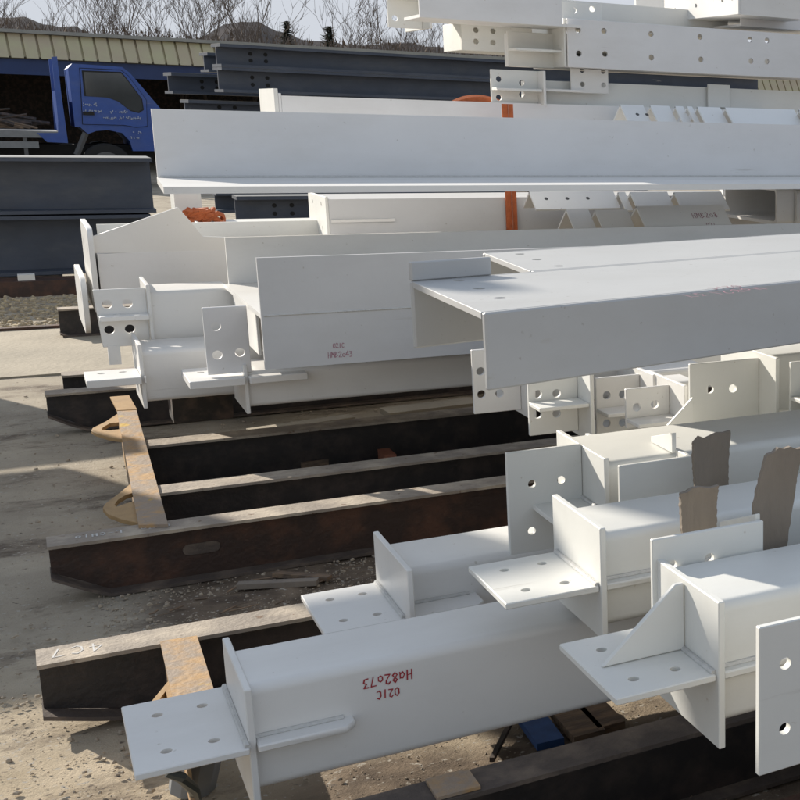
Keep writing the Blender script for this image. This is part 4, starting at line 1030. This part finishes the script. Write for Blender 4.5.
plank('brown offcut lying in the shade beyond the second rail', 300, 468, 345, 461, .06, .03, .01, 'plank')
p = atz(385, 463, .0)
tag(MB().box(p.x-.02, p.x+.03, p.y-.1, p.y+.04, 0, .06).bevel(.004).build('clay_brick', M['brick']), 'reddish brick standing between the brown rails', 'brick')
# bent pipe under the front shelf
pts = [atz(168, 772, .16), atz(182, 778, .14), atz(194, 790, .09), atz(196, 800, .04)]
tag(MB().tube(pts, .012, 8).build('bent_pipe', M['pipe']), 'thin dark bent pipe poking out under the front four-hole shelf', 'pipe')
p = atz(226, 800, .0)
mb = MB(); mb.tube([(p.x-.06, p.y+.1, .0), (p.x-.04, p.y+.09, .10), (p.x, p.y+.08, .15)], [.05, .055, .02], 10)
tag(mb.build('steel_offcut', M['navytop']), 'grey curved offcut under the front column end', 'offcut')
# concrete kerb line and pad in the sunlit part at the left
k_ = atz(0, 331, 0); k2 = atz(78, 329, 0)
kind(MB().box(-8, 3, k_.y-.04, k_.y+.03, -.02, .022).build('kerb', M['brown'], smooth=0), 'structure')
kind(MB().box(-8, 4, 9.0, k_.y-.045, -.03, .0035).build('concrete_pad', M['concrete'], smooth=0), 'structure')
p = aty(27, 283, 12.85); tag(MB().box(p.x-.06, p.x+.06, 12.8, 12.9, aty(40, 281, 12.75).z+.002, aty(40, 281, 12.75).z+.05).build('foam_scrap', M['cream']), 'white scrap lying on the dark sleeper at the left', 'scrap')

def pebbles():
    rnd = random.Random(21); mb = MB()
    def add(x, y, s):
        n = 5; z0 = -.003
        top = mb.bm.verts.new((x+rnd.uniform(-s, s)*.2, y, z0+s*rnd.uniform(.6, 1.0)))
        ring = []
        for k in range(n):
            a = 6.283*k/n+rnd.uniform(-.4, .4); q_ = s*rnd.uniform(.6, 1.1)
            ring.append((mb.bm.verts.new((x+q_*math.cos(a), y+q_*math.sin(a)*.8, z0)), mb.bm.verts.new((x+q_*.75*math.cos(a), y+q_*.7*math.sin(a), z0+s*rnd.uniform(.4, .7)))))
        for k in range(n):
            a, c = ring[k], ring[(k+1) % n]
            mb.bm.faces.new((a[0], c[0], c[1], a[1])); mb.bm.faces.new((a[1], c[1], top))
    for k in range(3500):          # fine grit
        add(rnd.uniform(-.4, 1.3), rnd.uniform(2.3, 4.75), rnd.uniform(.0014, .0032))
    for k in range(3600):
        f = rnd.random()
        if f < .3: x, y = rnd.uniform(-.4, 1.6), rnd.uniform(2.3, 4.7)
        elif f < .7: x, y = rnd.uniform(.1, 1.5), rnd.uniform(4.0, 4.75)
        else: x, y = rnd.uniform(-.4, 3), rnd.uniform(4.7, 8.5)
        add(x, y, rnd.choice((.003, .003, .004, .005, .006, .009))*rnd.uniform(.7, 1.3))
    for c in range(26):          # crumbled clods in little groups
        cx, cy = rnd.uniform(-.3, .6), rnd.uniform(2.6, 4.0)
        for k in range(rnd.randint(4, 16)): add(cx+rnd.gauss(0, .05), cy+rnd.gauss(0, .04), rnd.uniform(.004, .010))
    kind(mb.build('gravel', M['stone'], smooth=0, recalc=False), 'stuff', 'loose grit and clods scattered over the yard ground', 'gravel')
    mb = MB()
    for k in range(2600):
        add(rnd.uniform(-.6, 2.2), rnd.uniform(k_.y+.05, 12.7), rnd.uniform(.012, .035))
    kind(mb.build('gravel', M['sandstone'], smooth=0, recalc=False), 'stuff', 'yellowish gravel strip between the concrete pad and the dark sleeper', 'gravel')
pebbles()
rnd = random.Random(33)
mb = MB()
for k in range(150):
    x, y = rnd.uniform(.2, 1.5), rnd.uniform(3.85, 4.65)
    if rnd.random() < .3: x, y = rnd.uniform(.3, 1.3), rnd.uniform(2.3, 2.7)
    a = rnd.uniform(-.7, .7); L = rnd.uniform(.01, .09)
    mb.tube([(x, y, .006), (x+L*math.cos(a), y+L*math.sin(a), rnd.uniform(.004, .02))], rnd.uniform(.001, .0035), 4)
kind(mb.build('wood_litter', M['plank'], recalc=False), 'stuff', 'twigs and splinters littering the dirt between the skids', 'litter')

# ---------------------------------------------------------------- added beams left of the picture, never seen, placed to throw the long ground shadows
def shadow_rack():
    Y = 9.62
    r = thing('shadow_caster', 'tall added frame of long white beams, unseen beyond the left edge, for its shadows', 'shadow caster', (-4, Y, 0))
    for (z0, z1, xe_) in ((0.02, 1.60, -.9), (1.77, 2.30, -1.55), (2.305, 3.09, -2.05), (3.94, 4.40, -2.3), (4.63, 4.86, -2.8)):
        MB().box(-8, xe_, Y, Y+.25, z0, z1).bevel(.01).build('shadow_beam', M['white'], r, smooth=0)
    for x in (-7.5, -5, -2.5):
        MB().box(x, x+.15, Y+.27, Y+.42, 0, 4.9).build('post', M['bluedk'], r, smooth=0)
shadow_rack()
